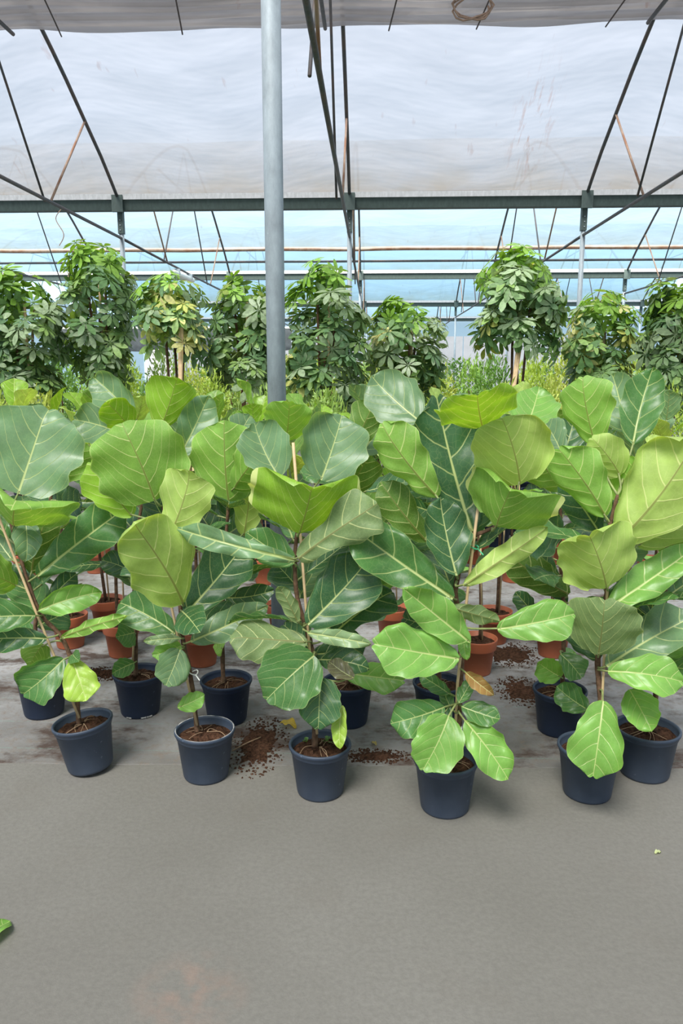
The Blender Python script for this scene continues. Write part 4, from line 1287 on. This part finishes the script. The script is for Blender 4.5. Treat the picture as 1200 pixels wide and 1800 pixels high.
SH = [(0.40, 0.54, 0.09), (0.27, 0.45, 0.09), (0.19, 0.36, 0.09), (0.36, 0.52, 0.15), (0.48, 0.56, 0.13)]
rr = random.Random(77)
k = 0
for row, (Y, n, h, w) in enumerate(((6.95, 13, 1.50, 0.215), (8.75, 14, 1.76, 0.255), (9.85, 15, 1.86, 0.28))):
    for i in range(n):
        px = -30 + 1260 * (i + 0.5 * (row % 2)) / (n - 0.5) + rr.uniform(-5, 5)
        x = at_y(px, 700, Y).x
        c = SH[(0, 3, 4, 1, 0, 4, 3, 2)[(k * 5 + row) % 8]]
        tone = 'yellow-green' if c[0] > 0.30 else 'fresh green'
        shrub('bushy %s small-leaved shrub in the %s' % (tone, ('row right behind the figs', 'row under the umbrella trees', 'row beyond the umbrella trees')[row]),
              x, Y + (0.07, 0.17, 0.27)[row] * (1, -1)[i % 2], h * rr.uniform(0.93, 1.06), w * rr.uniform(0.92, 1.06), c, 400 + k, ('%s shrubs, row %s' % (tone, ('near', 'middle', 'far')[row])))
        k += 1
for i in range(9):       # low crop far down the house
    Y = 14.2 + rr.uniform(0, 1.2); x = -6.5 + 13 * i / 8
    shrub('round fresh green bush far down the greenhouse', x, Y, 1.75 * rr.uniform(.95, 1.08), 0.60, SH[1 + rr.randrange(2)], 600 + i, 'bushes far down the greenhouse')

# ---------------------------------------------------------------- litter on the floor
def crumbs(name, label, px, py, rx, ry, n, seed, size=0.007):
    rr = random.Random(seed); c = at_z(px, py, 0); mb = MB()
    for i in range(n):
        r = rr.random() ** 0.7; a = rr.uniform(0, 6.28)
        x = c.x + rx * r * math.cos(a); y = c.y + ry * r * math.sin(a)
        s = size * rr.uniform(0.3, 1.3) * (1.3 - 0.6 * r)
        z0 = MATZ if y > 2.92 else 0.0
        if any((x - a1) ** 2 + (y - b1) ** 2 < (0.80 * c1 + s) ** 2 for a1, b1, c1 in SPOTS): continue
        vs = [(x + s * rr.uniform(.6, 1.2) * q[0], y + s * rr.uniform(.6, 1.2) * q[1], z0 + s * 0.8 * max(0, q[2] + 0.5) * rr.uniform(.6, 1)) for q in
              ((-1, -1, -.5), (1, -1, -.5), (1, 1, -.5), (-1, 1, -.5), (-.5, -.5, .7), (.5, -.5, .7), (.5, .5, .7), (-.5, .5, .7))]
        mb.add(vs, [(4, 5, 6, 7), (0, 1, 5, 4), (1, 2, 6, 5), (2, 3, 7, 6), (3, 0, 4, 7)])
    # thin ragged smear of compost under the crumbs
    nk = 40; vs = [(c.x, c.y, 0.008)]
    for ring in (0.45, 0.75, 1.0):
        for k in range(nk):
            a = 2 * math.pi * k / nk
            q = ring * 0.72 * (0.75 + 0.5 * noise.noise((math.cos(a) * 2.2, math.sin(a) * 2.2, seed + ring)) + 0.25 * noise.noise((math.cos(a) * 7, math.sin(a) * 7, seed)))
            while q > 0.05 and any((c.x + rx * q * math.cos(a) - a1) ** 2 + (c.y + ry * q * math.sin(a) - b1) ** 2 < (0.78 * c1) ** 2 for a1, b1, c1 in SPOTS): q *= 0.93
            vs.append((c.x + rx * q * math.cos(a), c.y + ry * q * math.sin(a), MATZ + 0.0003 + (0.004 * rr.random() if ring < 1 else 0)))
    fs = [(0, 1 + k, 1 + (k + 1) % nk) for k in range(nk)] + [(1 + r0*nk + k, 1 + (r0+1)*nk + k, 1 + (r0+1)*nk + (k+1) % nk, 1 + r0*nk + (k+1) % nk) for r0 in range(2) for k in range(nk)]
    mb.add(vs, fs)
    tag(mb.build(name, MAT['soil'], loc=(c.x, c.y, 0)), label, 'soil', None, 'stuff')
crumbs('spilled_compost', 'spilled brown compost on the pale mat by the crooked-stem fig', 895, 1150, 0.20, 0.22, 600, 1, 0.006)
crumbs('spilled_compost', 'spilled compost trail beside the pot with three round leaves', 915, 1215, 0.14, 0.2, 500, 2, 0.006)
crumbs('spilled_compost', 'dark damp compost between the whitened-rim pot and the scuffed pot', 455, 1310, 0.13, 0.28, 500, 3, 0.006)
crumbs('spilled_compost', 'compost scraps behind the chipped-feet navy pot', 200, 1185, 0.3, 0.10, 600, 4)
crumbs('spilled_compost', 'reddish compost crumbs beside the scuffed navy pot', 660, 1330, 0.16, 0.07, 500, 5, 0.005)

def litter(label, px, py, L, W, rot, c, seed, wave=0.08):
    g = at_z(px, py, 0); me = leaf_mesh(L, W, 'E', 0.12, 0.4, wave, seed, 0, 12, 8)
    lo = min(v.co.z for v in me.vertices)
    o = link('fallen_leaf', me, None, (g.x, g.y, (MATZ + 0.0005 if g.y > 2.95 else 0.0005) - lo), c)
    o.rotation_euler = (0, 0, rot)
    tag(o, label, 'leaf')
litter('curled yellow fallen leaf behind the scuffed navy pot', 492, 1276, 0.085, 0.05, -1.9, (0.62, 0.42, 0.05), 1)
litter('tiny dry leaf scrap on the mat beside the scuffed pot', 661, 1312, 0.035, 0.02, 0.6, (0.42, 0.32, 0.12), 2)
litter('small pale green leaf scrap alone on the open concrete', 1150, 1502, 0.026, 0.015, -1.2, (0.55, 0.62, 0.32), 3)
litter('green fallen leaf lying on the open concrete at its edge', -72, 1690, 0.17, 0.10, -0.45, (0.16, 0.34, 0.06), 4, 0.03)

def straw():
    a = at_z(408, 1320, 0.012); b = at_z(458, 1296, 0.012)
    mb = MB(); mb.tube(spline([a, a.lerp(b, .5) + Vector((0, 0, .004)), b], 4), 0.0028, 6)
    tag(mb.build('straw', MAT['root'], loc=tuple(a), smooth=True), 'pale straw lying on dark compost beside the whitened-rim pot', 'straw')
straw()

def weeds():
    for px, py, lab in ((540, 1308, 'tiny green weed sprouting in the scuffed pot by the cane'), (575, 1300, 'tiny green weed sprouting in the scuffed pot near its rim')):
        Y = 2.77; p = at_y(px, py, Y); p.z = 0.172
        root = empty('weed', p)
        rr = random.Random(px)
        for i in range(7):
            a = rr.uniform(0, 6.28); e = rr.uniform(0.3, 1.2)
            ax = Vector((math.cos(a) * math.cos(e), math.sin(a) * math.cos(e), math.sin(e)))
            R3 = frame(ax, Vector((0, 0, 1)))
            o = link('leaf', LIB[i % 8], root); m = R3.to_4x4() @ Matrix.Scale(rr.uniform(0.014, 0.024), 4); m.translation = ax * 0.006
            o.matrix_basis = m; o.color = (0.14, 0.3, 0.08, 1)
        tag(root, lab, 'weed')
weeds()
